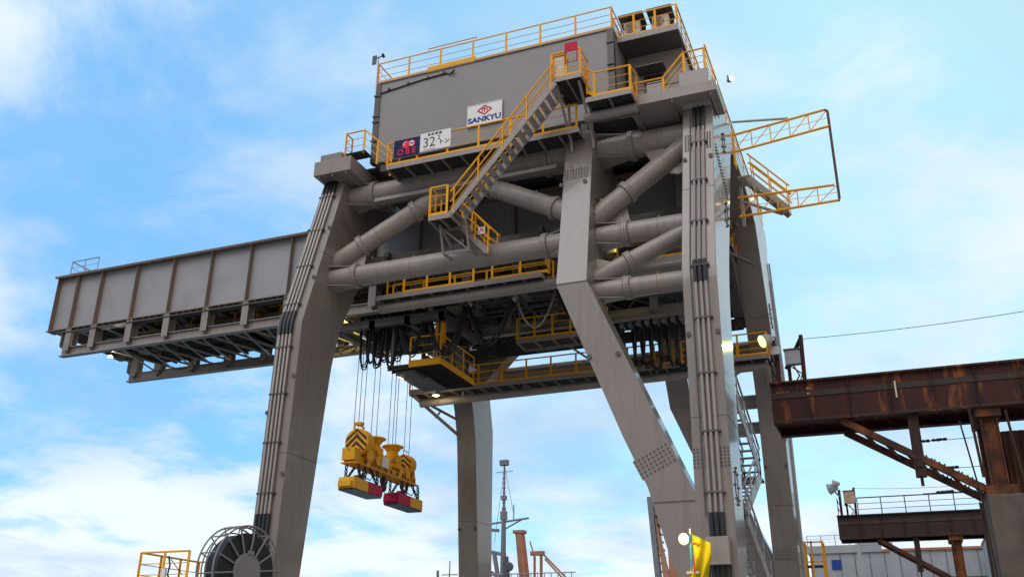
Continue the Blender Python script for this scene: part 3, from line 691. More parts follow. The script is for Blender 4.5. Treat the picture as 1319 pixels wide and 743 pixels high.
stair_rail(SS, (-2.4, 37.0, 20.4), (-4.0, 37.0, 22.3), 2); stair_rail(SS, (-2.4, 37.8, 20.4), (-4.0, 37.8, 22.3), 2)
MB().bar((-4.45, 37.4, 22.2), (-4.45, 37.4, 20.0), 0.14, 0.14).bar((-4.4, 37.4, 21.2), (-2.8, 37.4, 20.3), 0.1, 0.1).box(-4.5, -4.0, 36.95, 37.85, 22.15, 22.22).build('stair_support', G, SS)
# zig-zag access stairs between the right-hand legs
zs = [(32.0, 10.4), (36.6, 9.1), (31.8, 6.9), (36.6, 4.9)]
pts = [(10.9, 32.0), (9.2, 36.8), (7.0, 32.0), (5.0, 37.4)]
LAND = []
for (za, ya), (zb, yb) in zip(pts, pts[1:]):
    z0, y0, z1, y1 = (zb, yb, za, ya) if zb < za else (za, ya, zb, yb)
    s = staircase((-4.62, y0, z0), (-4.62, y1, z1), 0.6, (-1, 0, 0), 10, 0.42)
    stair_rail(s, (-4.6, y0, z0), (-4.6, y1, z1), 3, GALV); stair_rail(s, (-5.22, y0, z0), (-5.22, y1, z1), 3, GALV)
MB().box(-5.6, -4.6, 36.7, 37.6, 9.02, 9.1).box(-5.6, -4.6, 31.0, 32.1, 6.9, 6.98).box(-5.6, -4.6, 37.2, 38.4, 4.9, 4.98).build('landing', GRT, CR)
# drop pipes on the back of the rear right leg
pieces(MB().tube([(-4.44, mir(outer(z))+0.12, z) for z in (22, 18, ZK, 9, 3)], 0.05, 6).tube([(-4.44, mir(outer(z))-0.25, z) for z in (21, 18, ZK, 9, 3)], 0.03, 6), 'drop_pipe', GALV, CR, 0)
# sills that carry the legs
for x0, x1 in ((XA0, XA1), (XC0, XC1)):
    MB().box(x0-0.1, x1+0.1, 26.5, 51, 0.5, 2.2).build('sill_beam', G, CR)
    for y in (27.5, 32, 45.5, 50):
        MB().lathe(((x0+x1)/2-0.1, y, 0.35), (1, 0, 0), [(0.42, 0), (0.35, 0.03), (0.35, 0.2), (0.42, 0.23)], 20).build('wheel', GD, CR)

# ------------------------------------------------------------------ machinery house on the crane
HX0, HX1, HY0, HY1, HZ0, HZ1 = -19.75, -8.45, 31.6, 45.8, 23.1, 27.3
MH = thing('machinery_house', (-14, 38, HZ0), 'long windowless grey machinery house with yellow roof railing on top of the crane', 'machinery house')
MB().box(HX0, HX1, HY0, HY1, HZ0, HZ1).build('wall', GH, MH, bevel=0.02)
m = MB()
for x in (HX0-0.06, HX1-0.22):
    m.box(x, x+0.28, HY0-0.05, HY0+0.25, HZ0, HZ1-0.02)
    for z in (24.2, 25.2, 25.5, 26.6): m.box(x-0.03, x+0.3, HY0-0.1, HY0-0.05, z, z+0.08)
pieces(m, 'corner_post', GD, MH)
MB().box(HX0-0.05, HX1+0.05, HY0-0.06, HY1+0.06, HZ1, HZ1+0.06).build('roof', GH, MH)
rr = railing([(HX0, HY1, HZ1+0.06), (HX0, HY0, HZ1+0.06), (HX1, HY0, HZ1+0.06), (HX1, HY1, HZ1+0.06)], sp=1.55)
rr.box(HX0+2.6, HX0+5.0, HY0-0.05, HY0-0.02, HZ1-0.02, HZ1+0.28)
rr.tube([(HX0+2.6, HY0, HZ1+1.16), (HX0+2.6, HY0, HZ1+1.33), (HX0+5.0, HY0, HZ1+1.33), (HX0+5.0, HY0, HZ1+1.16)], 0.026, 6)
rr.build('railing', Y_, MH)
m = MB().tube([(HX0+0.2, HY0-0.03, 26.75), (HX0+2.4, HY0-0.03, 26.98), (HX0+3.6, HY0-0.03, 27.02), (HX0+3.75, HY0-0.05, 26.92), (HX0+4.0, HY0-0.1, 27.05), (HX0+3.9, HY0-0.1, 26.85)], 0.035, 6)
for q in (0.6, 1.6, 2.6, 3.4): m.box(HX0+q, HX0+q+0.1, HY0-0.08, HY0, 26.78+q*0.07, 26.9+q*0.07)
m.build('cable', BLK2, MH)
# anemometer at the roof corner
AN = thing('anemometer', (HX0-0.02, HY0, HZ1), 'small grey wind vane on a short mast at the house roof corner', 'weather vane')
MB().tube([(HX0-0.02, HY0-0.06, HZ1-0.6), (HX0-0.02, HY0-0.06, HZ1+1.45)], 0.03, 6).build('mast', GALV, AN)
MB().box(HX0-0.35, HX0-0.12, HY0-0.08, HY0-0.05, HZ1+1.15, HZ1+1.65).tube([(HX0-0.3, HY0-0.06, HZ1+1.45), (HX0+0.28, HY0-0.06, HZ1+1.55)], 0.03, 6).tube([(HX0+0.22, HY0-0.14, HZ1+1.6), (HX0+0.22, HY0+0.02, HZ1+1.5)], 0.07, 8).build('vane', GD, AN)

# ------------------------------------------------------------------ equipment room beside it
EX0, EX1, EY0, EZ0, EZ1 = -8.36, -5.9, 33.6, 23.1, 27.1
ER = thing('equipment_room', (-7, 36, EZ0), 'grey equipment room with one dark window and railed roof right of the machinery house', 'cabin')
MB().box(EX0, EX1, EY0, 41.0, EZ0, EZ1).build('wall', G, ER, bevel=0.02)
MB().box(EX0, EX1, EY0-0.02, EY0, 25.35, 25.39).box(EX1, EX1+0.02, EY0-0.02, 41, 25.35, 25.39).build('wall_seam', GD, ER)
RP = MB().box(-8.62, EX1+0.1, 32.3, 41.1, EZ1, EZ1+0.2).build('roof_platform', GD, ER)
MB().box(-8.64, EX1+0.12, 32.27, 32.3, EZ1-0.03, EZ1+0.24).build('platform_edge', G, RP)
railing([(-8.6, 34.2, EZ1+0.2), (-8.6, 32.33, EZ1+0.2), (EX1+0.08, 32.33, EZ1+0.2), (EX1+0.08, 40.6, EZ1+0.2)], sp=0.95).build('railing', Y_, RP)
wf = MB().box(-7.62, -6.78, EY0-0.05, EY0-0.001, 24.95, 26.0).build('window', FRAME, ER)
MB().box(-7.53, -6.87, EY0-0.062, EY0-0.05, 25.02, 25.5).box(-7.53, -6.87, EY0-0.06, EY0-0.05, 25.56, 25.93).build('pane', GLASS, wf)
MB().prism([(-7.85, EY0-0.002, 26.22), (-7.85, EY0-0.7, 26.12), (-7.85, EY0-0.7, 26.06), (-7.85, EY0-0.002, 26.06)], (1.2, 0, 0)).build('canopy', GD, ER)
AC0 = thing('air_conditioner', (-7.85, 32.85, EZ1+0.5), 'left of the two beige outdoor air conditioners under dark hoods on the railed roof', 'air conditioner', 'air conditioners on the roof')
def ac(P):
    MB().box(-0.36, 0.36, -0.16, 0.2, 0.06, 0.72).build('body', IVORY, P, bevel=0.015, local=True)
    mm = MB()
    for r_ in (0.24, 0.17, 0.10): mm.torus((-0.08, -0.17, 0.4), (0, 1, 0), r_, 0.012, 20, 5)
    for i in range(6): mm.bar((-0.08, -0.17, 0.4), (-0.08+0.24*math.cos(i*1.047), -0.17, 0.4+0.24*math.sin(i*1.047)), 0.012, 0.012)
    mm.build('fan_grille', GD, P, local=True)
    MB().prism([(-0.55, -0.42, 0.98), (-0.55, 0.45, 0.86), (-0.55, 0.45, 0.82), (-0.55, -0.42, 0.93)], (1.1, 0, 0)).box(-0.5, 0.5, 0.37, 0.4, 0.0, 0.9).build('hood', GD, P, local=True)
    MB().box(-0.4, 0.4, -0.2, -0.12, -0.3, 0.06).box(-0.4, 0.4, 0.14, 0.22, -0.3, 0.06).build('foot', GALV, P, local=True)
ac(AC0)
AC1 = copy_tree(AC0); AC1.location = (-6.6, 32.85, EZ1+0.5); AC1['label'] = 'right of the two beige outdoor air conditioners under dark hoods, nearest the roof corner'

# ------------------------------------------------------------------ signs
def sign(name, x0, x1, y, z0, z1, m_, label, frame=None):
    t = thing(name, ((x0+x1)/2, y, z0), label, 'sign')
    MB().box(x0, x1, y-0.03, y, z0, z1).build('panel', m_, t)
    if frame: MB().box(x0-0.03, x0, y-0.04, y+0.01, z0-0.03, z1+0.03).box(x1, x1+0.03, y-0.04, y+0.01, z0-0.03, z1+0.03).box(x0, x1, y-0.04, y+0.01, z1, z1+0.03).box(x0, x1, y-0.04, y+0.01, z0-0.03, z0).build('frame', frame, t)
    return t
SY = HY0-0.06
SG = sign('company_sign', -15.02, -13.42, SY, 23.92, 24.92, WHT, 'white sign with red diamond emblem and blue SANKYU lettering on the house wall', GALV)
text('lettering', 'SANKYU', BLUE, SG, (-14.22, SY-0.036, 24.15), 0.36, xs=1.12, bold=0.012)
m = MB(); cx_, cz_ = -14.22, 24.60
def diamond(w, h, y0, y1): return [(cx_-w, y0, cz_), (cx_, y0, cz_-h), (cx_+w, y0, cz_), (cx_, y0, cz_+h)]
for (a, b) in zip(diamond(0.33, 0.22, SY-0.036, 0), diamond(0.33, 0.22, SY-0.036, 0)[1:]+diamond(0.33, 0.22, SY-0.036, 0)[:1]): m.bar(a, b, 0.012, 0.055, up=(0, 1, 0)) if False else m.bar(a, b, 0.055, 0.012, up=(0, 1, 0))
m.bar((cx_, SY-0.036, cz_-0.10), (cx_, SY-0.036, cz_+0.10), 0.05, 0.012, up=(0, 1, 0)); m.bar((cx_-0.12, SY-0.036, cz_-0.08), (cx_-0.12, SY-0.036, cz_+0.05), 0.04, 0.012, up=(0, 1, 0)); m.bar((cx_+0.12, SY-0.036, cz_-0.08), (cx_+0.12, SY-0.036, cz_+0.05), 0.04, 0.012, up=(0, 1, 0)); m.bar((cx_-0.13, SY-0.036, cz_+0.03), (cx_, SY-0.036, cz_+0.11), 0.04, 0.012, up=(0, 1, 0)); m.bar((cx_+0.13, SY-0.036, cz_+0.03), (cx_, SY-0.036, cz_+0.11), 0.04, 0.012, up=(0, 1, 0))
m.build('emblem', RED, SG)
NY = 30.33
SN = sign('maker_sign', -17.88, -16.66, NY, 22.28, 23.12, NAVY, 'navy sign with pink round emblem over OBE lettering on the walkway railing')
text('lettering', 'O B E', PINK, SN, (-17.26, NY-0.036, 22.49), 0.42, xs=0.86, bold=0.004)
MB().lathe((-17.30, NY-0.03, 22.84), (0, -1, 0), [(0.19, 0), (0.19, 0.01)], 24).lathe((-17.03, NY-0.031, 22.85), (0, -1, 0), [(0.165, 0), (0.165, 0.012)], 24).build('emblem', PINK, SN)
MB().lathe((-17.02, NY-0.044, 22.85), (0, -1, 0), [(0.12, 0), (0.12, 0.004)], 20).torus((-17.33, NY-0.043, 22.87), (0, 1, 0), 0.075, 0.016, 18, 5, a0=0.5, a1=5.2).build('emblem_disc', WHT, SN)
MB().box(-17.11, -16.93, NY-0.055, NY-0.049, 22.82, 22.88).build('emblem_bar', BLUE, SN)
SW = sign('capacity_sign', -16.62, -15.2, NY, 22.32, 23.2, WHT, 'white load capacity sign reading 32.2 in black on the walkway railing')
text('number', '32', INK, SW, (-16.20, NY-0.036, 22.70), 0.66, xs=0.92, bold=-0.004)
text('decimal', '2', INK, SW, (-15.74, NY-0.036, 22.86), 0.27)
text('unit', '\u30c8\u30f3', INK, SW, (-15.5, NY-0.036, 22.62), 0.26, bold=0.004)
text('heading', '\u5b9a \u683c \u8377 \u91cd', INK, SW, (-15.95, NY-0.036, 23.08), 0.12, xs=1.15, bold=0.004)
MB().box(-16.45, -15.9, NY-0.036, NY-0.032, 22.37, 22.39).build('small_print', CONC, SW)
# point under the raised 2
SM = sign('warning_sign', -13.68, -13.40, 30.02, 17.85, 18.15, WHT, 'small white and red warning plate hanging on the lower stair railing')
m = MB().bar((-13.65, 29.985, 17.88), (-13.52, 29.985, 18.1), .04, .006, up=(0, 1, 0)).bar((-13.52, 29.985, 18.1), (-13.46, 29.985, 17.92), .04, .006, up=(0, 1, 0)).build('mark', RED, SM)
RB = thing('red_board', (-9.5, 28.97, 24.6), 'crimson board and frame fixed to the railing of the stair-head platform', 'board')
MB().box(-9.66, -9.18, 28.93, 28.97, 24.62, 25.0).build('panel', RED, RB, bevel=0.01)
MB().tube([(-9.66, 28.95, 25.0), (-9.18, 28.95, 25.0), (-9.18, 28.95, 24.1), (-9.66, 28.95, 24.1), (-9.66, 28.95, 25.0)], 0.025, 6).build('frame', RED, RB)
CABI = thing('ivory_cabinet', (-10.0, 29.3, 23.55), 'ivory control cabinet standing on the stair-head platform behind its railing', 'cabinet')
MB().box(-10.2, -9.75, 29.1, 29.55, 23.56, 24.6).build('body', IVORY, CABI, bevel=0.015)
MB().box(-10.26, -9.72, 29.05, 29.6, 24.6, 24.65).build('top', Y_, CABI)

# ------------------------------------------------------------------ hoist trolley
TR = thing('hoist_trolley', (-20.2, 38.7, 15.4), 'dark hoist trolley with yellow-railed platform hanging under the girders', 'trolley')
m = MB().box(-24.2, -18.2, 36.5, 36.8, 17.3, 17.7).box(-24.2, -18.2, 40.5, 40.8, 17.3, 17.7)
for x in (-24, -22.1, -20.2, -18.4): m.box(x-0.15, x+0.15, 36.5, 40.8, 17.3, 17.65)
for x, y in ((-21.2, 37.1), (-18.75, 37.1), (-21.2, 40.3), (-18.75, 40.3)): m.bar((x, y, 15.4), (x, y, 17.4), 0.12, 0.12)
m.build('frame', GD, TR)
m = MB()
for x in (-23.8, -18.6):
    for y in (36.25, 41.05): m.lathe((x, y-0.1, 18.1), (0, 1, 0), [(0.22, 0), (0.18, 0.04), (0.18, 0.15), (0.22, 0.2)], 16)
pieces(m, 'wheel', GD, TR)
m = MB().box(-23.6, -21.4, 37.3, 40.0, 17.65, 18.5).tube([(-23.5, 38.7, 17.2), (-21.2, 38.7, 17.2)], 0.35, 16).tube([(-20.8, 37.6, 17.6), (-20.8, 40.0, 17.6)], 0.4, 16).box(-20.0, -19.2, 37.9, 39.6, 16.3, 17.3)
pieces(m, 'winch', GD, TR)
f_ = MB().box(-21.4, -18.6, 37.0, 40.8, 15.32, 15.42)
for i in range(10): f_.box(-21.4, -18.6, 37.05+i*0.41, 37.1+i*0.41, 15.2, 15.32)
FL = f_.build('platform', GRT, TR)
MB().box(-21.2, -19.9, 38.3, 40.5, 15.1, 15.19).box(-21.0, -20.0, 37.2, 38.2, 15.02, 15.19).build('belly_plate', GD, FL)
MB().box(-20.25, -18.58, 36.97, 37.0, 15.25, 15.47).box(-18.6, -18.57, 37.0, 40.8, 15.25, 15.5).build('toe_board', Y_, FL)
railing([(-20.2, 37.0, 15.45), (-18.62, 37.0, 15.45), (-18.62, 40.75, 15.45)], sp=1.25, h=1.25).build('railing', Y_, FL)
MB().box(-18.98, -18.52, 37.05, 37.3, 16.35, 17.35).build('control_box', Y_, TR, bevel=0.015)
m = MB()
for i in range(6): m.tube([(-19.9+i*0.2, 37.6+i*0.3, 15.4), (-19.9+i*0.2, 37.6+i*0.3, 17.3)], 0.03, 5)
for i in range(5): m.box(-21+i*0.42, -20.8+i*0.42, 38.3, 38.9, 15.42, 15.9+0.15*(i % 3))
pieces(m, 'equipment', GD, TR)

# ------------------------------------------------------------------ spreader with drums, chains and magnets
SX = -23.0
SP = thing('lifting_spreader', (SX, 39.8, 10.7), 'yellow spreader beam with two black-striped drums hanging from the hoist ropes', 'spreader')
BZ = 11.08
m = MB().box(SX-0.3, SX-0.26, 36.9, 42.9, BZ-0.1, BZ+0.25).box(SX+0.26, SX+0.3, 36.9, 42.9, BZ-0.1, BZ+0.25).box(SX-0.42, SX+0.42, 36.8, 43.0, BZ-0.16, BZ-0.1)
for i in range(13): m.box(SX-0.26, SX+0.26, 37+i*0.48, 37.04+i*0.48, BZ-0.1, BZ+0.25)
for y in (37.9, 38.9, 40.0, 41.1, 41.9, 42.5):
    m.prism([(SX+0.36, y, BZ+0.62), (SX+0.36, y-0.22, BZ-0.1), (SX+0.36, y+0.22, BZ-0.1)], (0.05, 0, 0)); m.box(SX-0.3, SX+0.36, y-0.03, y+0.03, BZ+0.25, BZ+0.6)
m.box(SX-0.34, SX+0.34, 36.75, 37.3, BZ-0.02, BZ+0.55)
m.build('beam', YM, SP, bevel=0.01)
pieces(MB().lathe((SX+0.5, 37.85, BZ+0.35), (1, 0, 0), [(0.28, 0), (0.28, 0.04), (0.2, 0.05)], 16).lathe((SX+0.45, 38.7, BZ+0.25), (1, 0, 0), [(0.2, 0), (0.2, 0.04)], 14).lathe((SX+0.45, 41.7, BZ+0.2), (1, 0, 0), [(0.22, 0), (0.22, 0.04)], 14), 'sheave', YM, SP, 0)
MB().box(SX+0.43, SX+0.45, 39.1, 39.75, BZ+0.1, BZ+0.6).build('name_plate', WHT, SP)
for y, cz, r in ((37.65, BZ+0.95, 0.64), (42.25, BZ+0.80, 0.52)):
    d = MB().lathe((SX, y-0.28, cz), (0, 1, 0), [(r*0.96, 0), (r, 0.03), (r, 0.53), (r*0.96, 0.56)], 28).build('sheave_guard', YM, SP, smooth=True)
    s = MB()
    for k in (-0.62, -0.12, 0.38):      # chevrons on the outer face
        for q in (-1, 1):
            t0, t1 = k*r, (k+0.26)*r
            pts_ = [(0, t1+0.42*r), (0, t0+0.42*r), (q*0.86*r, t0-0.36*r), (q*0.86*r, t1-0.36*r)]
            pts_ = [(a, b) if a*a+b*b < (0.96*r)**2 else (a*0.96*r/math.hypot(a, b), b*0.96*r/math.hypot(a, b)) for a, b in pts_]
            s.prism([(SX+a, y-0.283, cz+b) for a, b in pts_], (0, -0.006, 0))
            s.prism([(SX+r*0.0+0.0+a*0.0+0.0, y, cz) for a, b in pts_[:0]] or [(SX+a, y+0.29, cz+b) for a, b in pts_], (0, 0.006, 0))
    pieces(s, 'chevron_stripes', BLK2, d, 0.4)
MB().tube([(SX-0.1, 37.3, BZ+1.4), (SX-0.1, 37.3, BZ+1.8), (SX-0.1, 38.1, BZ+1.8), (SX-0.1, 38.1, BZ+1.4)], 0.045, 6).box(SX-0.25, SX+0.1, 37.5, 37.8, BZ+1.8, BZ+1.93).build('limit_arm', YM, SP)
MB().tube([(SX, 42.0, BZ+1.2), (SX, 42.0, BZ+1.55), (SX, 42.5, BZ+1.5)], 0.03, 6).build('limit_arm', YM, SP)
m = MB()
for i in range(5): m.tube([(SX+0.3, 38.2+i*0.9, BZ+0.3), (SX+0.42, 38.5+i*0.9, BZ+0.75-0.1*(i % 2)), (SX+0.38, 38.9+i*0.9, BZ+0.2)], 0.022, 5)
for i in range(9): m.box(SX+0.42, SX+0.45, 37.6+i*0.6, 37.72+i*0.6, BZ-0.08, BZ+0.1)
pieces(m, 'hose_and_bolt', BLK2, SP)
for y, r_ in ((38.95, 0.45), (40.75, 0.45)):
    MB().torus((SX+0.05, y, BZ+0.62), (0, 0, 1), r_+0.012, 0.03, 28, 6).torus((SX+0.05, y, BZ+1.41), (0, 0, 1), 0.53, 0.025, 28, 6).build('basket_rim', YM, SP, smooth=True)
for y in (38.95, 40.75):
    MB().lathe((SX+0.05, y, BZ+0.3), (0, 0, 1), [(0.40, 0), (0.45, 0.04), (0.45, 0.62), (0.38, 0.66), (0.30, 0.74), (0.28, 0.84), (0.46, 1.08), (0.52, 1.10), (0.52, 1.15), (0.48, 1.17), (0.30, 0.9)], 28).build('cable_basket', YM, SP, smooth=True)
hk = MB().torus((SX, 40.15, BZ-0.58), (1, 0.3, 0), 0.24, 0.11, 20, 8).tube([(SX, 40.15, BZ-0.1), (SX, 40.15, BZ-0.45)], 0.08, 8).box(SX-0.13, SX+0.13, 39.98, 40.32, BZ-0.5, BZ-0.25).build('hook', BLK2, SP, smooth=True)
MG = None
def magnet(y0, y1, first, second, label):
    ym = (y0+y1)/2; t = thing('lifting_magnet', (SX, ym, 9.8), label, 'lifting magnet')
    zb, zt = 9.72, 10.28
    def half(a, b, end, mm):
        h = MB().box(SX-0.42, SX+0.42, a, b, zb+0.05, zt)
        h.box(SX-0.34, SX+0.34, end-0.18 if end == a else end, end if end == a else end+0.18, zb+0.1, zt-0.18)
        return h.build('coil_housing', mm, t, bevel=0.03)
    half(y0+0.2, ym-0.005, y0+0.2, first); half(ym+0.005, y1-0.2, y1-0.2, second)
    MB().box(SX-0.40, SX+0.40, y0+0.22, y1-0.22, zb-0.03, zb+0.049).build('pole_shoe', BLK2, t)
    MB().box(SX-0.15, SX+0.15, ym-0.5, ym-0.15, zt, zt+0.22).lathe((SX-0.1, ym+0.1, zt), (0, 0, 1), [(0.14, 0), (0.14, 0.3), (0.1, 0.34)], 12).build('terminal_box', second if first is MAGY else first, t)
    c = MB()
    for ys, yd in ((ym-0.9, ym-0.5), (ym-0.15, ym-0.45), (ym+0.15, ym+0.5), (ym+0.9, ym+0.55)):
        for xs in (-0.3, 0.3):
            p0 = Vector((SX+xs, ys, BZ-0.12)); p1 = Vector((SX+xs*1.3, yd+(yd-ym)*0.5, zt)); k = 7
            for i in range(k):
                a = p0+(p1-p0)*i/k; b = p0+(p1-p0)*(i+1)/k; d = (b-a)
                s_ = Vector((0.05, 0, 0)) if i % 2 else Vector((0, 0.05, 0))
                c.tube([a-d*0.1-s_, b+d*0.1-s_], 0.032, 5); c.tube([a-d*0.1+s_, b+d*0.1+s_], 0.032, 5)
    pieces(c, 'chain', BLK2, t, 0.0)
    MB().tube([(SX, ym-0.1, zt+0.3), (SX+0.3, ym+0.3, zt+0.1), (SX+0.2, ym+0.7, zt+0.35), (SX+0.1, ym+0.8, BZ)], 0.025, 6).build('cable', BLK, t)
    return t
magnet(36.55, 39.55, MAGY, CRIM, 'lifting magnet with yellow near half and crimson far half, left under the spreader')
magnet(40.75, 43.75, CRIM, MAGY, 'lifting magnet with crimson near half and yellow far half, right under the spreader')
# hoist ropes
RP0 = tag(MB().tube([(0, 0, 0), (0, 0, 1)], 0.016, 6).build('hoist_rope', ROPE), 'thin steel hoist rope running from the trolley down to the yellow spreader', 'rope', 'hoist ropes')
first = True
for y, z0, dxs in ((37.45, BZ+1.5, (-0.25, -0.05, 0.15)), (38.9, BZ+0.9, (-0.15, 0.1)), (40.7, BZ+0.9, (-0.2, 0.0, 0.12)), (42.3, BZ+1.2, (-0.15, 0.1))):
    for i, dx in enumerate(dxs):
        o = RP0 if first else RP0.copy()
        if not first: COL.objects.link(o)
        first = False
        o.location = (SX+dx, y+0.08*i, z0); o.scale = (1, 1, 17.6-z0)

# ------------------------------------------------------------------ festoon cables
def loop(x0, x1, y, zt, zb, n=4, r=0.045, sp=0.06):
    m = MB()
    for k in range(n):
        pts_ = []; dz = random.uniform(-0.12, 0.12); dx = random.uniform(-0.05, 0.05); yy = y+(k-(n-1)/2)*sp*1.5
        for i in range(17):
            t = i/16; s = 1-(2*t-1)**4 if abs(x1-x0) < 1.4 else 1-(2*t-1)**2
            pts_.append((x0+(x1-x0)*(t+dx*math.sin(math.pi*t)*1.2), yy, zt-(zt-zb+dz)*s))
        m.tube(pts_, r, 6)
    return m.build('festoon_cable', BLK, smooth=True)
FE = 37.0
GF1 = 'festoon cable loops bunched beside the left leg'
for i in range(8):
    x = -23.0+i*0.24
    tag(loop(x, x+0.62, FE+0.2*(i % 3), 18.2, 15.5+0.16*((i*2) % 3), n=3, r=0.032, sp=0.05), 'narrow black loop in the festoon cables bunched just right of the left front leg', 'cable', GF1)
for x0, x1, zb, lab in ((-19.35, -17.35, 15.65, 'wide black festoon cable loop hanging in front of the trolley platform'), (-17.3, -15.0, 16.0, 'wide black festoon cable loop right of the trolley platform'), (-20.9, -19.4, 15.9, 'black festoon cable loop between the bunched loops and the trolley'), (-12.9, -10.6, 16.3, 'wide black festoon cable loop partly behind the middle leg')):
    tag(loop(x0, x1, FE, 18.15, zb, n=5, r=0.036, sp=0.07), lab, 'cable')
tag(loop(-14.9, -12.95, FE, 18.1, 16.5, n=1, r=0.05), 'single pale grey cable loop sagging under the girder', 'cable').data.materials[0] = PIPE
GF2 = 'festoon cable loops bunched beside the right leg'
for i in range(7):
    x = -11.2+i*0.42
    tag(loop(x, x+0.62, 41.9+0.15*(i % 2), 17.75, 15.5+0.2*((i*2) % 3), n=5, r=0.036), 'narrow black loop in the festoon cables bunched just left of the right front leg', 'cable', GF2)
m = MB()
for i in range(8):
    x = -11.2+i*0.42; m.lathe((x, 41.6, 17.78), (0, 1, 0), [(0.12, 0), (0.12, 0.6)], 12); m.lathe((x, 41.65, 17.98), (0, 1, 0), [(0.15, 0), (0.15, 0.1)], 12)
pieces(m, 'festoon_roller', GALV, CR, 0.02, smooth=True)
m = MB().box(-11.6, -6.2, 41.75, 41.95, 18.12, 18.3).box(-23.4, -10, FE-0.08, FE+0.08, 18.3, 18.45)
pieces(m, 'festoon_rail', GD, CR)
m = MB()
for x in (-19.38, -17.33, -15.0): m.lathe((x, FE-0.2, 18.1), (0, 1, 0), [(0.2, 0), (0.2, 0.4)], 14)
pieces(m, 'festoon_roller', GALV, CR, 0.02, smooth=True)

# ------------------------------------------------------------------ lamps
def lamp(name, loc, aim, label, m_, energy, color, r=0.14, point=True):
    loc = Vector(loc); d = Vector(aim).normalized()
    t = thing(name, loc, label, 'lamp')
    MB().lathe(loc, d, [(r*0.4, -r*1.6), (r*0.55, -r*1.5), (r*1.0, -0.02), (r*1.08, 0.0), (r*1.08, 0.02)], 32).build('housing', GALV, t, smooth=True)
    if m_ in (WARML, WHITL):
        MB().lathe(loc+d*0.012, d, [(r*0.95, 0), (r*0.9, 0.02)], 32).build('reflector_glow', REFLGLOW, t, smooth=True); MB().lathe(loc+d*0.033, d, [(r*0.6, 0), (r*0.5, 0.03), (r*0.2, 0.045)], 24).build('lens', m_, t, smooth=True)
    else: MB().lathe(loc+d*0.012, d, [(r*0.95, 0), (r*0.9, 0.03), (r*0.5, 0.055)], 32).build('lens', m_, t, smooth=True)
    MB().bar(loc-d*r*1.5, loc-d*r*1.5+Vector((0, 0, 0.28)), 0.05, 0.05).build('bracket', GD, t)
    if energy:
        l = bpy.data.lights.new(name, 'SPOT' if not point else 'POINT'); l.energy = energy; l.color = color; l.shadow_soft_size = 0.1
        o = bpy.data.objects.new(name+'_light', l); COL.objects.link(o); o.location = loc+d*0.2
        if not point: l.spot_size = R(120); o.rotation_euler = (-d).to_track_quat('Z', 'Y').to_euler() if False else (d*-1).to_track_quat('Z', 'Y').to_euler()
        o.parent = t; o.matrix_parent_inverse = Matrix.Translation(loc).inverted()
    return t
WARM = (1.0, 0.78, 0.42)
lamp('floodlight', (-39.4, 37.6, 18.15), (0.3, -0.2, -1), 'lit white lamp under the left tip of the boom', WHITL, 60, (1, .93, .8), 0.13)
lamp('floodlight', (-24.6, 38.0, 18.7), (0.0, 0.3, -1), 'lit yellow lamp inside the boom just left of the left front leg', WARML, 420, (1.0, 0.75, 0.2), 0.12)
lamp('pendant_lamp', (-21.6, 42.6, 15.55), (0, 0, -1), 'lit warm dome lamp hanging at the left end of the lower walkway', WARML, 22, WARM, 0.2)
lamp('floodlight', (-21.3, 38.3, 15.25), (0, -0.2, -1), 'lit pale lamp under the trolley beside the hoist ropes', WHITL, 18, WARM, 0.14)
lamp('floodlight', (-3.85, 32.6, 24.3), (0.75, -0.6, 0.0), 'bright white floodlight beside the top of the right front leg', WHITL, 12, (1, .95, .85), 0.13)
lamp('floodlight', (-4.05, 37.9, 21.5), (0.2, -1, -0.3), 'small lit lamp under the outer stairs, nearer the leg', WHITL, 1.5, WARM, 0.09)
lamp('floodlight', (-3.45, 37.9, 21.55), (0.2, -1, -0.3), 'small lit lamp under the outer stairs, farther from the leg', WHITL, 1.5, WARM, 0.09)
lamp('floodlight', (-10.0, 37.2, 19.0), (0, -0.3, -1), 'yellow work lamp tucked under the deck near the right front leg', WARML, 60, (1, .75, .2), 0.1)

# ------------------------------------------------------------------ cable reel by the left front leg
RC = Vector((-20.7, 27.2, 5.15)); RR = 1.5
CRL = thing('cable_reel', RC-Vector((0, 0, 1.7)), 'large black cable reel with grey spokes and round hub in front of the left leg', 'cable reel')
MB().lathe(RC-Vector((0.62, 0, 0)), (1, 0, 0), [(1.2, 0), (1.22, 0.04), (1.22, 0.56), (1.26, 0.57), (1.27, 0.60), (1.26, 0.63)], 48).build('cable_winding', BLK, CRL, smooth=True)
MB().lathe(RC-Vector((0.02, 0, 0)), (1, 0, 0), [(0.59, 0), (0.60, 0.03), (0.60, 0.10), (0.58, 0.12)], 40).box(RC.x+0.1, RC.x+0.16, RC.y-0.1, RC.y+0.15, RC.z+0.56, RC.z+0.68).build('hub', REELG, CRL, smooth=True)
m = MB()
for x in (0.06, -0.3, -0.7): m.torus(RC+Vector((x, 0, 0)), (1, 0, 0), RR if x > -0.5 or True else 1, 0.032, 56, 6)
m.torus(RC+Vector((-0.7, 0, 0)), (1, 0, 0), RR-0.2, 0.025, 56, 6)
for i in range(14):
    a = 2*math.pi*i/14+0.11; e = Vector((0, math.cos(a), math.sin(a)))
    m.tube([RC+e*0.6+Vector((0.06, 0, 0)), RC+e*RR+Vector((0.06, 0, 0))], 0.032, 6); m.tube([RC+e*RR+Vector((0.06, 0, 0)), RC+e*RR-Vector((0.7, 0, 0))], 0.025, 6); m.tube([RC+e*RR-Vector((0.7, 0, 0)), RC+e*(RR-0.45)-Vector((0.7, 0, 0))], 0.022, 6)
m.build('spoke_cage', REELG, CRL, smooth=True); CRL.rotation_euler = (0, 0, R(-9))
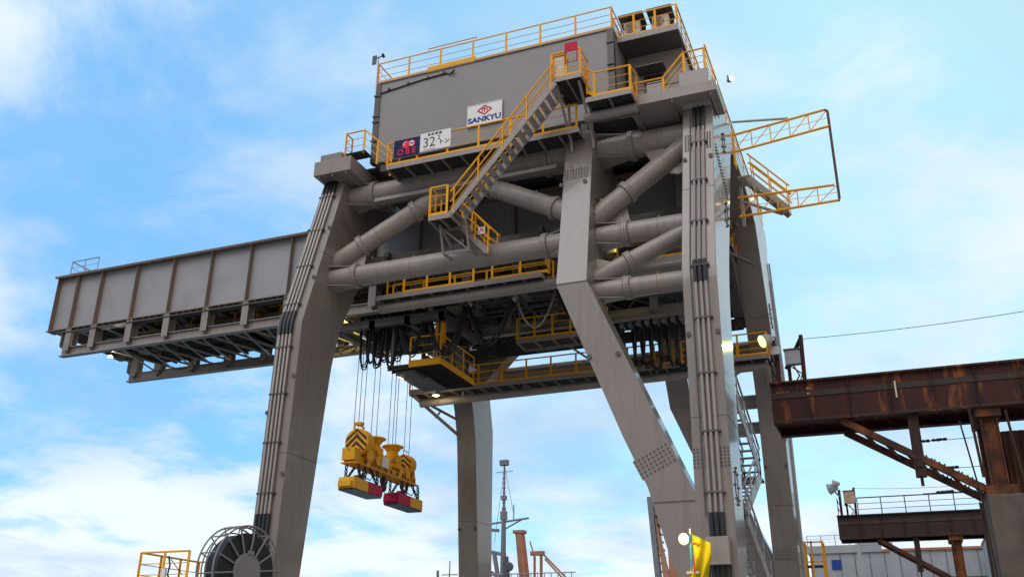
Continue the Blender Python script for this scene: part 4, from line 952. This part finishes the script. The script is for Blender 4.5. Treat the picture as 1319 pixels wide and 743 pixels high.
MB().box(RC.x-1.3, RC.x-0.66, RC.y-0.35, RC.y+0.35, RC.z-0.35, RC.z+0.35).box(RC.x-1.2, RC.x-0.75, RC.y-0.2, RC.y+0.2, 0, RC.z-0.35).build('drive', GD, CRL)
PF = thing('railed_platform', (-23.2, 27, 0), 'yellow-railed service platform left of the cable reel', 'platform')
MB().box(-24.3, -22.1, 25.8, 29.0, 4.55, 4.65).build('deck', GRT, PF)
for x, y in ((-24.1, 26), (-22.3, 26), (-24.1, 28.8), (-22.3, 28.8)): MB().bar((x, y, 0), (x, y, 4.55), 0.15, 0.15).build('leg', GD, PF)
railing([(-22.15, 26, 4.65), (-24.2, 26, 4.65), (-24.2, 29, 4.65), (-22.2, 29, 4.65)], sp=1.0, toe=False).build('railing', Y_, PF)
MB().tube([(-23.0, 26, 5.6), (-22.9, 26, 5.3), (-22.95, 26, 5.0), (-22.8, 26.1, 4.7)], 0.03, 6).tube([(-22.9, 26, 5.5), (-22.5, 26.2, 5.0)], 0.015, 5).build('loose_cable', BLK, PF)
MB().box(-23.15, -23.0, 25.93, 26.0, 4.75, 5.2).build('switch_box', WHT, PF)

# ------------------------------------------------------------------ yellow access gate behind the rear right leg
AG = thing('access_gate', (-4.1, 50, 0), 'tall yellow ladder cage standing behind the rear right leg', 'access gate')
m = MB()
for x, w in ((-4.5, 0.09), (-4.15, 0.06), (-3.62, 0.16)): m.bar((x, 50, 0), (x, 50, 8.35), w, 0.09)
for z in (8.3, 7.35): m.bar((-4.5, 50, z), (-3.6, 50, z), 0.06, 0.06)
for x in (-4.5, -3.62): m.bar((x, 51, 0), (x, 51, 8.3), 0.08, 0.08); m.bar((x, 50, 8.3), (x, 51, 8.3), 0.06, 0.06)
for i in range(22): m.bar((-4.5, 50, 0.3*i), (-3.6, 50, 0.3*i), 0.04, 0.04)
m.build('cage', Y_, AG)
MB().box(-4.45, -3.7, 50.05, 50.95, 7.15, 7.2).build('landing', GRT, AG)

# ------------------------------------------------------------------ rusty crane runway remains on the right
def runway(y0, end, label, rl):
    X0 = -3.65; zt, zb = 11.9, 10.42; w = 2.2
    t = thing('rusty_runway', (3.2, y0+1, 0), label, 'runway girder')
    m = MB()
    for y in (y0, y0+w): m.box(X0, end, y-0.02, y+0.02, zb+0.04, zt-0.04)
    m.box(X0-0.02, end, y0-0.16, y0+w+0.16, zt-0.04, zt+0.03); m.box(X0, end, y0-0.12, y0+0.25, zb, zb+0.04); m.box(X0, end, y0+w-0.25, y0+w+0.12, zb, zb+0.04)
    m.box(X0, X0+0.04, y0, y0+w, zb+0.04, zt-0.04); m.box(X0, end, y0+0.25, y0+w-0.25, zb+0.3, zb+0.34)
    for i in range(int((end-X0)/1.35)): m.box(X0+1.3+i*1.35, X0+1.32+i*1.35, y0-0.14, y0-0.02, zb+0.04, zt-0.04)
    g = m.build('girder', RUST if y0 < 50 else RUSTD, t)
    MB().box(X0, end, y0-0.05, y0-0.021, zt-0.58, zt-0.38).box(X0, end, y0-0.05, y0-0.021, zb+0.05, zb+0.12).build('flange_strip', STAIN, g)
    if y0 < 50:
        text('raised_number', '202', RUSTL, t, (-3.22, y0-0.035, 11.46), 0.27, ext=0.012, xs=1.25, bold=0.004); MB().lathe((-2.35, y0-0.02, 11.62), (0, -1, 0), [(0.055, 0), (0.045, 0.03)], 10).lathe((-2.35, y0-0.05, 11.42), (0, -1, 0), [(0.055, 0), (0.045, 0.03)], 10).box(0.52, 0.57, y0-0.06, y0-0.03, 11.0, 11.6).build('bolt_head', IVORY, t)
    b = MB()
    for y in (y0+0.2, y0+w-0.2):
        p0, p1 = Vector((-1.35, y, zb-0.02)), Vector((2.85, y, 7.75))
        b.bar(p0+Vector((0, -.1, 0)), p1+Vector((0, -.1, 0)), 0.05, 0.22); b.bar(p0+Vector((0, .1, 0)), p1+Vector((0, .1, 0)), 0.05, 0.22); b.bar(p0+Vector((0.1, 0, -.09)), p1+Vector((0, 0, -.09)), 0.22, 0.03)
        d = (p1-p0)
        for i in range(12):
            q = p0+d*(0.56+0.36*i/12+random.uniform(-.006, .006)); b.tube([q+Vector((0.06, -0.13, 0.08)), q+Vector((0.07, -0.13, 0.08+random.uniform(0.04, 0.065)))], 0.028, 5)
    for i in range(6):
        q = Vector((-1.0, 0, zb-0.3))+Vector((4.2, 0, -2.65))*(i+0.5)/6.6; b.bar((q.x, y0+0.2, q.z), (q.x+0.5, y0+w-0.2, q.z-0.3), 0.08, 0.08)
    pieces(b, 'strut', RUSTO if y0 < 50 else RUSTX, t, 0.01)
    c = MB()
    for y in (y0+0.25, y0+w-0.25):
        c.box(3.0, 3.04, y-0.18, y+0.18, 7.85, zb); c.box(3.48, 3.52, y-0.18, y+0.18, 7.85, zb); c.box(3.04, 3.48, y-0.015, y+0.015, 7.85, zb)
    c.box(2.8, 3.75, y0-0.05, y0+w+0.05, 7.55, 7.85); c.box(2.85, 3.65, y0, y0+w, zb-0.3, zb-0.001)
    c.build('column', RUSTO, t)
    h = MB().box(0.78, 1.12, y0+0.1, y0+0.45, 8.3, zb).tube([(0.95, y0+0.27, 8.3), (0.95, y0+0.27, 8.0)], 0.06, 6).box(0.84, 1.06, y0+0.05, y0+0.1, 8.6, 9.6)
    h.build('hanging_bracket', RUSTD, t)
    # head frame at the tip
    k = MB().bar((-3.35, y0+0.3, zt), (-3.35, y0+0.3, zt+1.75), 0.2, 0.16).bar((-2.45, y0+0.3, zt), (-2.42, y0+0.3, zt+1.85), 0.16, 0.14).bar((-3.1, y0+0.9, zt+0.8), (-2.42, y0+0.3, zt+1.75), 0.12, 0.1).bar((-3.0, y0+0.9, zt), (-3.0, y0+0.9, zt+1.0), 0.12, 0.12)
    for q in range(3): k.tube([(-3.55, y0+0.2, zt+0.1+q*0.5), (-3.55, y0+2, zt+0.1+q*0.5)], 0.03, 5)
    k.bar((-3.55, y0+0.25, zt), (-3.55, y0+0.25, zt+1.2), 0.05, 0.05)
    k.build('head_frame', RUSTD if y0 > 50 else RUST, t)
    MB().tube([(-2.8, y0+0.28, zt+0.75), (-2.6, y0+0.2, zt+0.3), (-2.75, y0+0.2, zt+0.05), (-2.9, y0, zt-0.1)], 0.03, 6).tube([(-2.95, y0+0.28, zt+0.75), (-2.5, y0+0.2, zt+0.35), (-2.6, y0, zt-0.05)], 0.025, 6).build('loose_cable', BLK, t)
    if rl: railing([(-2.3, y0+0.1, zt+0.03), (end-0.2, y0+0.1, zt+0.03)], sp=1.45, toe=False, post=0.06, mids=(0.36, 0.72), top=0.04, mid=0.02).build('railing', RUSTD, t)
    return t
runway(34.0, 7.5, 'near rusty brown runway girder on slanted struts jutting in from the right', False)
runway(66.0, 9.5, 'far dark rusty runway girder with thin railing, lower right', True)
def box_thing(x, y, z, label, mm, w=0.55, h=0.55):
    t = thing('control_box', (x, y, z), label, 'box')
    MB().box(x, x+w, y-0.15, y+0.12, z, z+h).build('body', mm, t, bevel=0.02); MB().box(x-0.03, x+w+0.03, y-0.2, y+0.15, z+h, z+h+0.04).build('lid', GD, t)
    return t
box_thing(-3.05, 34.25, 12.62, 'grey-blue control box on the head frame of the near rusty girder', SHED)
m_ = mat('rust stained white box', (0.55, 0.53, 0.50), 0.7, scale=3, col2=(0.45, 0.24, 0.10))
box_thing(-3.1, 66.2, 12.7, 'rust-stained white control box on the tip of the far girder', m_, 0.7, 0.8)
t = lamp('floodlight', (-3.72, 33.55, 13.42), (-0.75, -0.45, -0.42), 'big round floodlight with greenish lit lens on the near rusty girder tip', GREENL, 50, (0.75, 1.0, 0.2), 0.25, point=False)
MB().tube([(-3.45, 33.75, 13.6), (-3.3, 34.1, 13.75), (-3.3, 34.3, 13.2)], 0.06, 6).box(-3.5, -3.2, 33.9, 34.2, 13.0, 13.3).build('mount', GALV, t)
t = lamp('floodlight', (-3.9, 65.6, 13.6), (-0.8, -0.3, -0.3), 'silver floodlight pair on the tip of the far girder', GALV, 0, WARM, 0.35)
MB().tube([(-3.7, 65.8, 13.6), (-3.35, 66.2, 13.2)], 0.06, 6).lathe((-3.6, 65.5, 13.9), (-0.8, -0.3, -0.1), [(0.1, -0.4), (0.28, 0), (0.28, 0.02)], 14).build('mount', GALV, t)
# concrete piers, shed wall
tag(MB().prism([(2.75, 33.9, 0), (4.6, 33.9, 0), (4.4, 33.9, 7.55), (2.78, 33.9, 7.55)], (0, 2.4, 0)).build('concrete_pier', CONC, bevel=0.04), 'weathered grey concrete pier under the near rusty girder at the right edge', 'pier')
tag(MB().prism([(2.75, 65.9, 0), (4.6, 65.9, 0), (4.4, 65.9, 7.55), (2.78, 65.9, 7.55)], (0, 2.4, 0)).build('concrete_pier', CONC, bevel=0.04), 'second concrete pier, under the far rusty girder', 'pier')
cw = thing('corrugated_wall', (5.5, 37.5, 5), 'rusty brown corrugated sheet wall at the right edge behind the concrete pier', 'wall')
m = MB(); pr = []
for i in range(60): pr.append((3.9+i*0.1, 37.2+(0.05 if i % 2 else 0)))
for (a, b), (c, d) in zip(pr, pr[1:]): m.add([(a, b, 4), (c, d, 4), (c, d, 10.3-(c-3.9)*0.0), (a, b, 10.3)], [(0, 1, 2, 3)])
m.build('sheet', RUSTW, cw)
MB().box(3.85, 9.9, 37.27, 37.4, 4, 10.3).build('backing', RUSTD, cw)
MB().box(4, 9.8, 37.42, 37.6, 0, 10.25).build('frame', RUSTD, cw)
m = MB()
m.tube([(2.55, 33.9, 7.3), (2.55, 33.9, 2)], 0.05, 6).tube([(2.35, 33.8, 10), (2.6, 33.8, 7.6), (2.7, 33.8, 3)], 0.03, 6).tube([(3.75, 33.7, 10.2), (4.0, 33.7, 6.5), (4.2, 33.7, 3.0)], 0.045, 6).tube([(2.7, 33.85, 10.4), (2.78, 33.85, 8.1)], 0.05, 6)
tag(m.build('riser_pipe', RUSTD), 'thin rusty pipes and cables running down beside the near concrete pier', 'pipes')
# overhead wires with insulators
def wire(p0, p1, label, sag=0.15, ins=None, r=0.012):
    p0 = Vector(p0); p1 = Vector(p1); m = MB(); m.tube([p0+(p1-p0)*i/12-Vector((0, 0, sag*(1-(2*i/12-1)**2))) for i in range(13)], r, 5)
    t = tag(m.build('overhead_wire', BLK2), label, 'wire')
    if ins:
        q = MB()
        for k in ins:
            c = p0+(p1-p0)*k; q.lathe(c-Vector((0.1, 0, 0)), (1, 0, 0), [(0.02, -0.05), (0.05, 0), (0.05, 0.08), (0.025, 0.1), (0.055, 0.13), (0.055, 0.22), (0.02, 0.25)], 8)
        pieces(q, 'insulator', BLK2, t, 0.3)
    return t
wire((-2.42, 34.3, 13.6), (7.5, 34.3, 13.9), 'thin wire leading right from the head frame of the near rusty girder')
wire((0.95, 35.5, 9.75), (6.5, 35.5, 9.95), 'uppermost short wire with black insulators under the near girder', 0.05, (0.06, 0.12, 0.16))
wire((0.95, 35.5, 8.75), (6.5, 35.5, 8.95), 'middle short wire with black insulators under the near girder', 0.05, (0.14, 0.2))
wire((0.95, 35.5, 7.95), (6.5, 35.5, 8.15), 'lowest short wire with black insulators under the near girder', 0.05, (0.1, 0.15))
wire((-2.42, 66.3, 13.7), (9, 66.3, 13.9), 'thin wire leading right from the tip of the far rusty girder', 0.3)

# ------------------------------------------------------------------ flag, lamp post in front of the right leg
FP = thing('flag_pole', (-3.45, 17, 0), 'thin teal pole with lit warm lamp in front of the right leg', 'pole')
MB().tube([(-3.45, 17, 0), (-3.45, 17, 4.36)], 0.028, 8).build('pole', TEAL, FP); MB().box(-3.55, -3.33, 16.97, 17.03, 3.68, 3.72).tube([(-3.45, 17, 4.36), (-3.45, 17, 4.45)], 0.018, 6).build('clip', IVORY, FP)
m = MB().lathe((-3.56, 16.95, 4.27), (-0.3, -1, -0.2), [(0.04, -0.16), (0.06, -0.14), (0.1, -0.02), (0.105, 0.0), (0.105, 0.01)], 32); m.build('lamp_housing', GALV, FP)
MB().lathe((-3.56, 16.95, 4.27), (-0.3, -1, -0.2), [(0.09, 0.012), (0.085, 0.03)], 32).build('lamp_reflector_glow', REFLGLOW, FP, smooth=True)
MB().lathe((-3.56, 16.95, 4.27), (-0.3, -1, -0.2), [(0.06, 0.031), (0.05, 0.06), (0.02, 0.07)], 24).build('lamp', WARML, FP, smooth=True)
l = bpy.data.lights.new('flag_pole_lamp', 'POINT'); l.energy = 14; l.color = (1, .75, .4); l.shadow_soft_size = 0.1
o = bpy.data.objects.new('flag_pole_light', l); COL.objects.link(o); o.location = (-3.58, 16.7, 4.27); o.parent = FP; o.matrix_parent_inverse = Matrix.Translation(FP.location).inverted()
m = MB(); nx, nz = 16, 22; vs = []
def lerp_tab(tab, v):
    for (a, b), (c, d) in zip(tab, tab[1:]):
        if v <= c: return b+(d-b)*(v-a)/(c-a)
    return tab[-1][1]
for j in range(nz+1):
    for i in range(nx+1):
        u = i/nx; v = j/nz
        l_ = lerp_tab([(0, 0.0), (0.3, -0.01), (0.5, -0.06), (1, -0.13)], v); r_ = lerp_tab([(0, 0.34), (0.2, 0.345), (0.45, 0.27), (0.75, 0.17), (1, 0.12)], v)
        x = -3.43+l_+(r_-l_)*u; z = 4.36-1.2*v-0.17*u*(1-v); y = 17+0.07*math.sin(u*11+v*4)*(0.3+u)*(0.4+v)+0.03*math.sin(v*7+u*3)*u
        vs.append((x, y, z))
fs = [(j*(nx+1)+i, j*(nx+1)+i+1, (j+1)*(nx+1)+i+1, (j+1)*(nx+1)+i) for j in range(nz) for i in range(nx)]
fl = m.add(vs, fs).build('flag', FLAGM, smooth=True, ang=180)
sm = fl.modifiers.new('thickness', 'SOLIDIFY'); sm.thickness = 0.004
MB().box(-3.405, -3.38, 16.9, 16.91, 3.7, 4.0).box(-3.40, -3.33, 16.93, 16.94, 4.16, 4.2).build('red_mark', RED, fl)
tag(fl, 'limp yellow flag hanging from the teal pole in front of the right leg', 'flag')

# ------------------------------------------------------------------ background: ship, gangway, gallery, building
SHP = thing('ship', (-75, 185, -2), 'distant moored ship with grey lattice mast behind the rear left leg', 'ship')
hl = [(-100, 180), (-60, 176), (-52, 186), (-60, 196), (-100, 192)]
MB().loft([(x, y, -2.2) for x, y in hl], [(x-1+(x+75)*0.05, y, 12) for x, y in hl]).build('hull', HULL, SHP)
m = MB().tube([(-75, 181, 12), (-75, 181, 34)], 0.75, 8, r2=0.45).tube([(-75, 181, 33), (-75, 181, 43)], 0.28, 6, r2=0.16).box(-75.6, -74.4, 180.5, 181.5, 31.5, 33.2)
m.bar((-78, 181, 30.8), (-69.5, 181, 31.6), 0.35, 0.35).bar((-75, 181, 29.5), (-71, 181, 31.4), 0.25, 0.25).bar((-78, 181, 29.6), (-76, 181, 29.4), 0.5, 0.6).box(-75.9, -74.2, 180.4, 181.6, 42.7, 43.8).bar((-77, 181, 41.3), (-73, 181, 41.4), 0.12, 0.12)
for z in range(34, 42): m.bar((-75.4, 181, z), (-74.6, 181, z), 0.15, 0.15)
m.box(-75.5, -74.5, 180.6, 181.4, 35.5, 36.4).tube([(-72.8, 181, 31.5), (-72.8, 181, 34.5)], 0.12, 5).tube([(-77, 181, 27), (-75, 181, 42)], 0.05, 4).tube([(-72.9, 181, 33), (-74.8, 181, 42)], 0.05, 4)
m.bar((-79, 181, 25.5), (-74.5, 181, 24.5), 0.6, 0.7).bar((-79, 181, 22), (-75.5, 181, 20), 0.5, 0.7).bar((-77, 181, 25), (-76, 181, 20), 0.7, 0.7).box(-80, -74, 180, 182, 12, 18.8)
m.build('mast', SHIP, SHP)
m = MB().tube([(-69.4, 181, 12), (-71.4, 181, 28.7)], 1.15, 10, r2=0.95).box(-72.6, -70.3, 180, 182, 28.6, 29.2)
m.build('funnel_post', SHIPO, SHP)
m = MB().tube([(-73.6, 179.5, 19.5), (-73.8, 179.5, 24)], 0.8, 8, r2=0.55)
m.lathe((-72.9, 179.2, 22), (0, -1, 0), [(0.9, 0), (0.9, 0.3), (0.6, 0.4)], 14).build('ventilator', HULL, SHP)
m = MB().tube([(-68.2, 181, 12), (-68.2, 181, 24)], 0.25, 6).tube([(-66.8, 181, 12), (-66.8, 181, 25)], 0.3, 6).tube([(-67, 181, 25), (-60, 182, 18)], 0.2, 6).tube([(-66, 181, 23.5), (-59, 182, 16)], 0.2, 6).box(-69, -66.2, 180.5, 181.5, 24.2, 25).tube([(-69.2, 181, 27), (-68.2, 181, 24)], 0.15, 5)
m.build('derrick', SHIPO, SHP)
m = MB()
for i in range(14): m.tube([(-78+i*1.4, 179, 12), (-78+i*1.4, 179, 20.6)], 0.1, 4)
m.tube([(-78, 179, 20.6), (-59, 179, 20.6)], 0.1, 4)
m.build('deck_rail', GALV, SHP)
S2T = tag(MB().tube([(-96, 200, -2), (-96, 200, 26)], 0.35, 6, r2=0.12).bar((-98, 200, 23), (-94, 200, 23), 0.2, 0.2).tube([(-98, 200, -2), (-99, 200, 24)], 0.5, 6, r2=0.3).build('radio_mast', SHIP), 'thin far mast left of the rear left leg near the horizon', 'mast')
GW = thing('gangway', (-20.8, 90, 0), 'orange rust-stained lattice ladder tower left of the forked leg foot', 'ladder tower')
m = MB()
A0, A1 = Vector((-21.2, 90, 6)), Vector((-21.95, 90, 18.1)); B0, B1 = Vector((-20.0, 90, 6)), Vector((-21.2, 90, 17.3))
m.bar(A0, A1, 0.8, 0.5).bar((-20.4, 90, 6), (-21.5, 90, 17.6), 0.2, 0.3)
for i in range(16):
    t_ = i/16; m.bar(A0+(A1-A0)*t_, B0+(B1-B0)*t_, 0.2, 0.16)
m.bar((-21.2, 90, 6), (-21.2, 90, 0), 0.5, 0.5).bar((-20, 90, 6), (-20, 90, 0), 0.4, 0.4)
m.build('ladder', SHIP, GW)
MB().prism([(-21.5, 89.6, 16.2), (-20.9, 89.6, 13.5), (-20.2, 89.6, 10.0), (-20.9, 89.6, 9.9)], (0, 0.3, 0)).box(-20.4, -18.7, 89.7, 91, 8, 13.0).build('panel', SHIPO, GW)
GA = thing('conveyor_gallery', (0, 112, 0), 'long pale blue conveyor gallery on posts far behind the girders', 'gallery')
MB().box(-9.4, 10.5, 110, 113, 11.9, 14.6).build('wall', SHED, GA)
MB().box(-2.0, 10.6, 109.8, 113.2, 14.6, 14.85).build('roof', SHIPO, GA)
MB().box(-9.6, -2.0, 109.8, 113.2, 14.6, 15.4).build('roof', SHED, GA)
m = MB()
for i in range(14): m.box(-9.3+i*1.5, -9.25+i*1.5, 109.93, 110, 11.9, 14.6)
m.box(-9.4, 10.5, 109.9, 113.1, 11.6, 11.9); m.build('batten', GD, GA)
m = MB()
for x in (-8.6, -2.4, 4, 9.8): m.box(x, x+0.3, 110.2, 110.6, 0, 11.6); m.box(x, x+0.3, 112.4, 112.8, 0, 11.6)
m.box(-9.4, 10.5, 110.6, 112.4, 9.5, 10.0); pieces(m, 'post', SHIPO, GA)
MB().box(-7.2, -6.2, 109.9, 109.96, 12.9, 13.9).build('door_sign', BLUE, GA)
railing([(-9.5, 110, 15.4), (-2.2, 110, 15.4)], sp=1.5, toe=False, top=0.04).build('railing', GALV, GA)
m = MB()
for x0, z0, x1, z1 in ((-4.2, 15.0, -3.5, 7.0), (-1.0, 15.0, -0.2, 7)): m.bar((x0, 106, z0), (x1, 106, z1), 0.45, 0.4)
for x in (-3.5, -0.2): m.bar((x, 106, 7), (x, 106, 0), 0.45, 0.4)
m.bar((-4.2, 106, 15), (-1.0, 106, 15), 0.3, 0.3).bar((-4.1, 106, 14), (-1, 106, 11.5), 0.08, 0.08)
tag(m.build('steel_frame', SHED), 'pale steel trestle standing in front of the conveyor gallery', 'trestle')
BD = thing('grey_building', (9, 98, 0), 'grey-blue building with small dark windows behind the concrete pier', 'building')
MB().box(7.6, 12, 98, 108, 0, 14.6).build('wall', SHED, BD)
for x, z in ((8.0, 12.2), (8.7, 12.0), (8.0, 9.5), (8.7, 9.5)): MB().box(x, x+0.28, 97.95, 98, z, z+1.4).build('window', GLASS, BD)
MB().box(7.5, 12.1, 97.9, 108.1, 14.6, 14.8).build('roof', GD, BD)
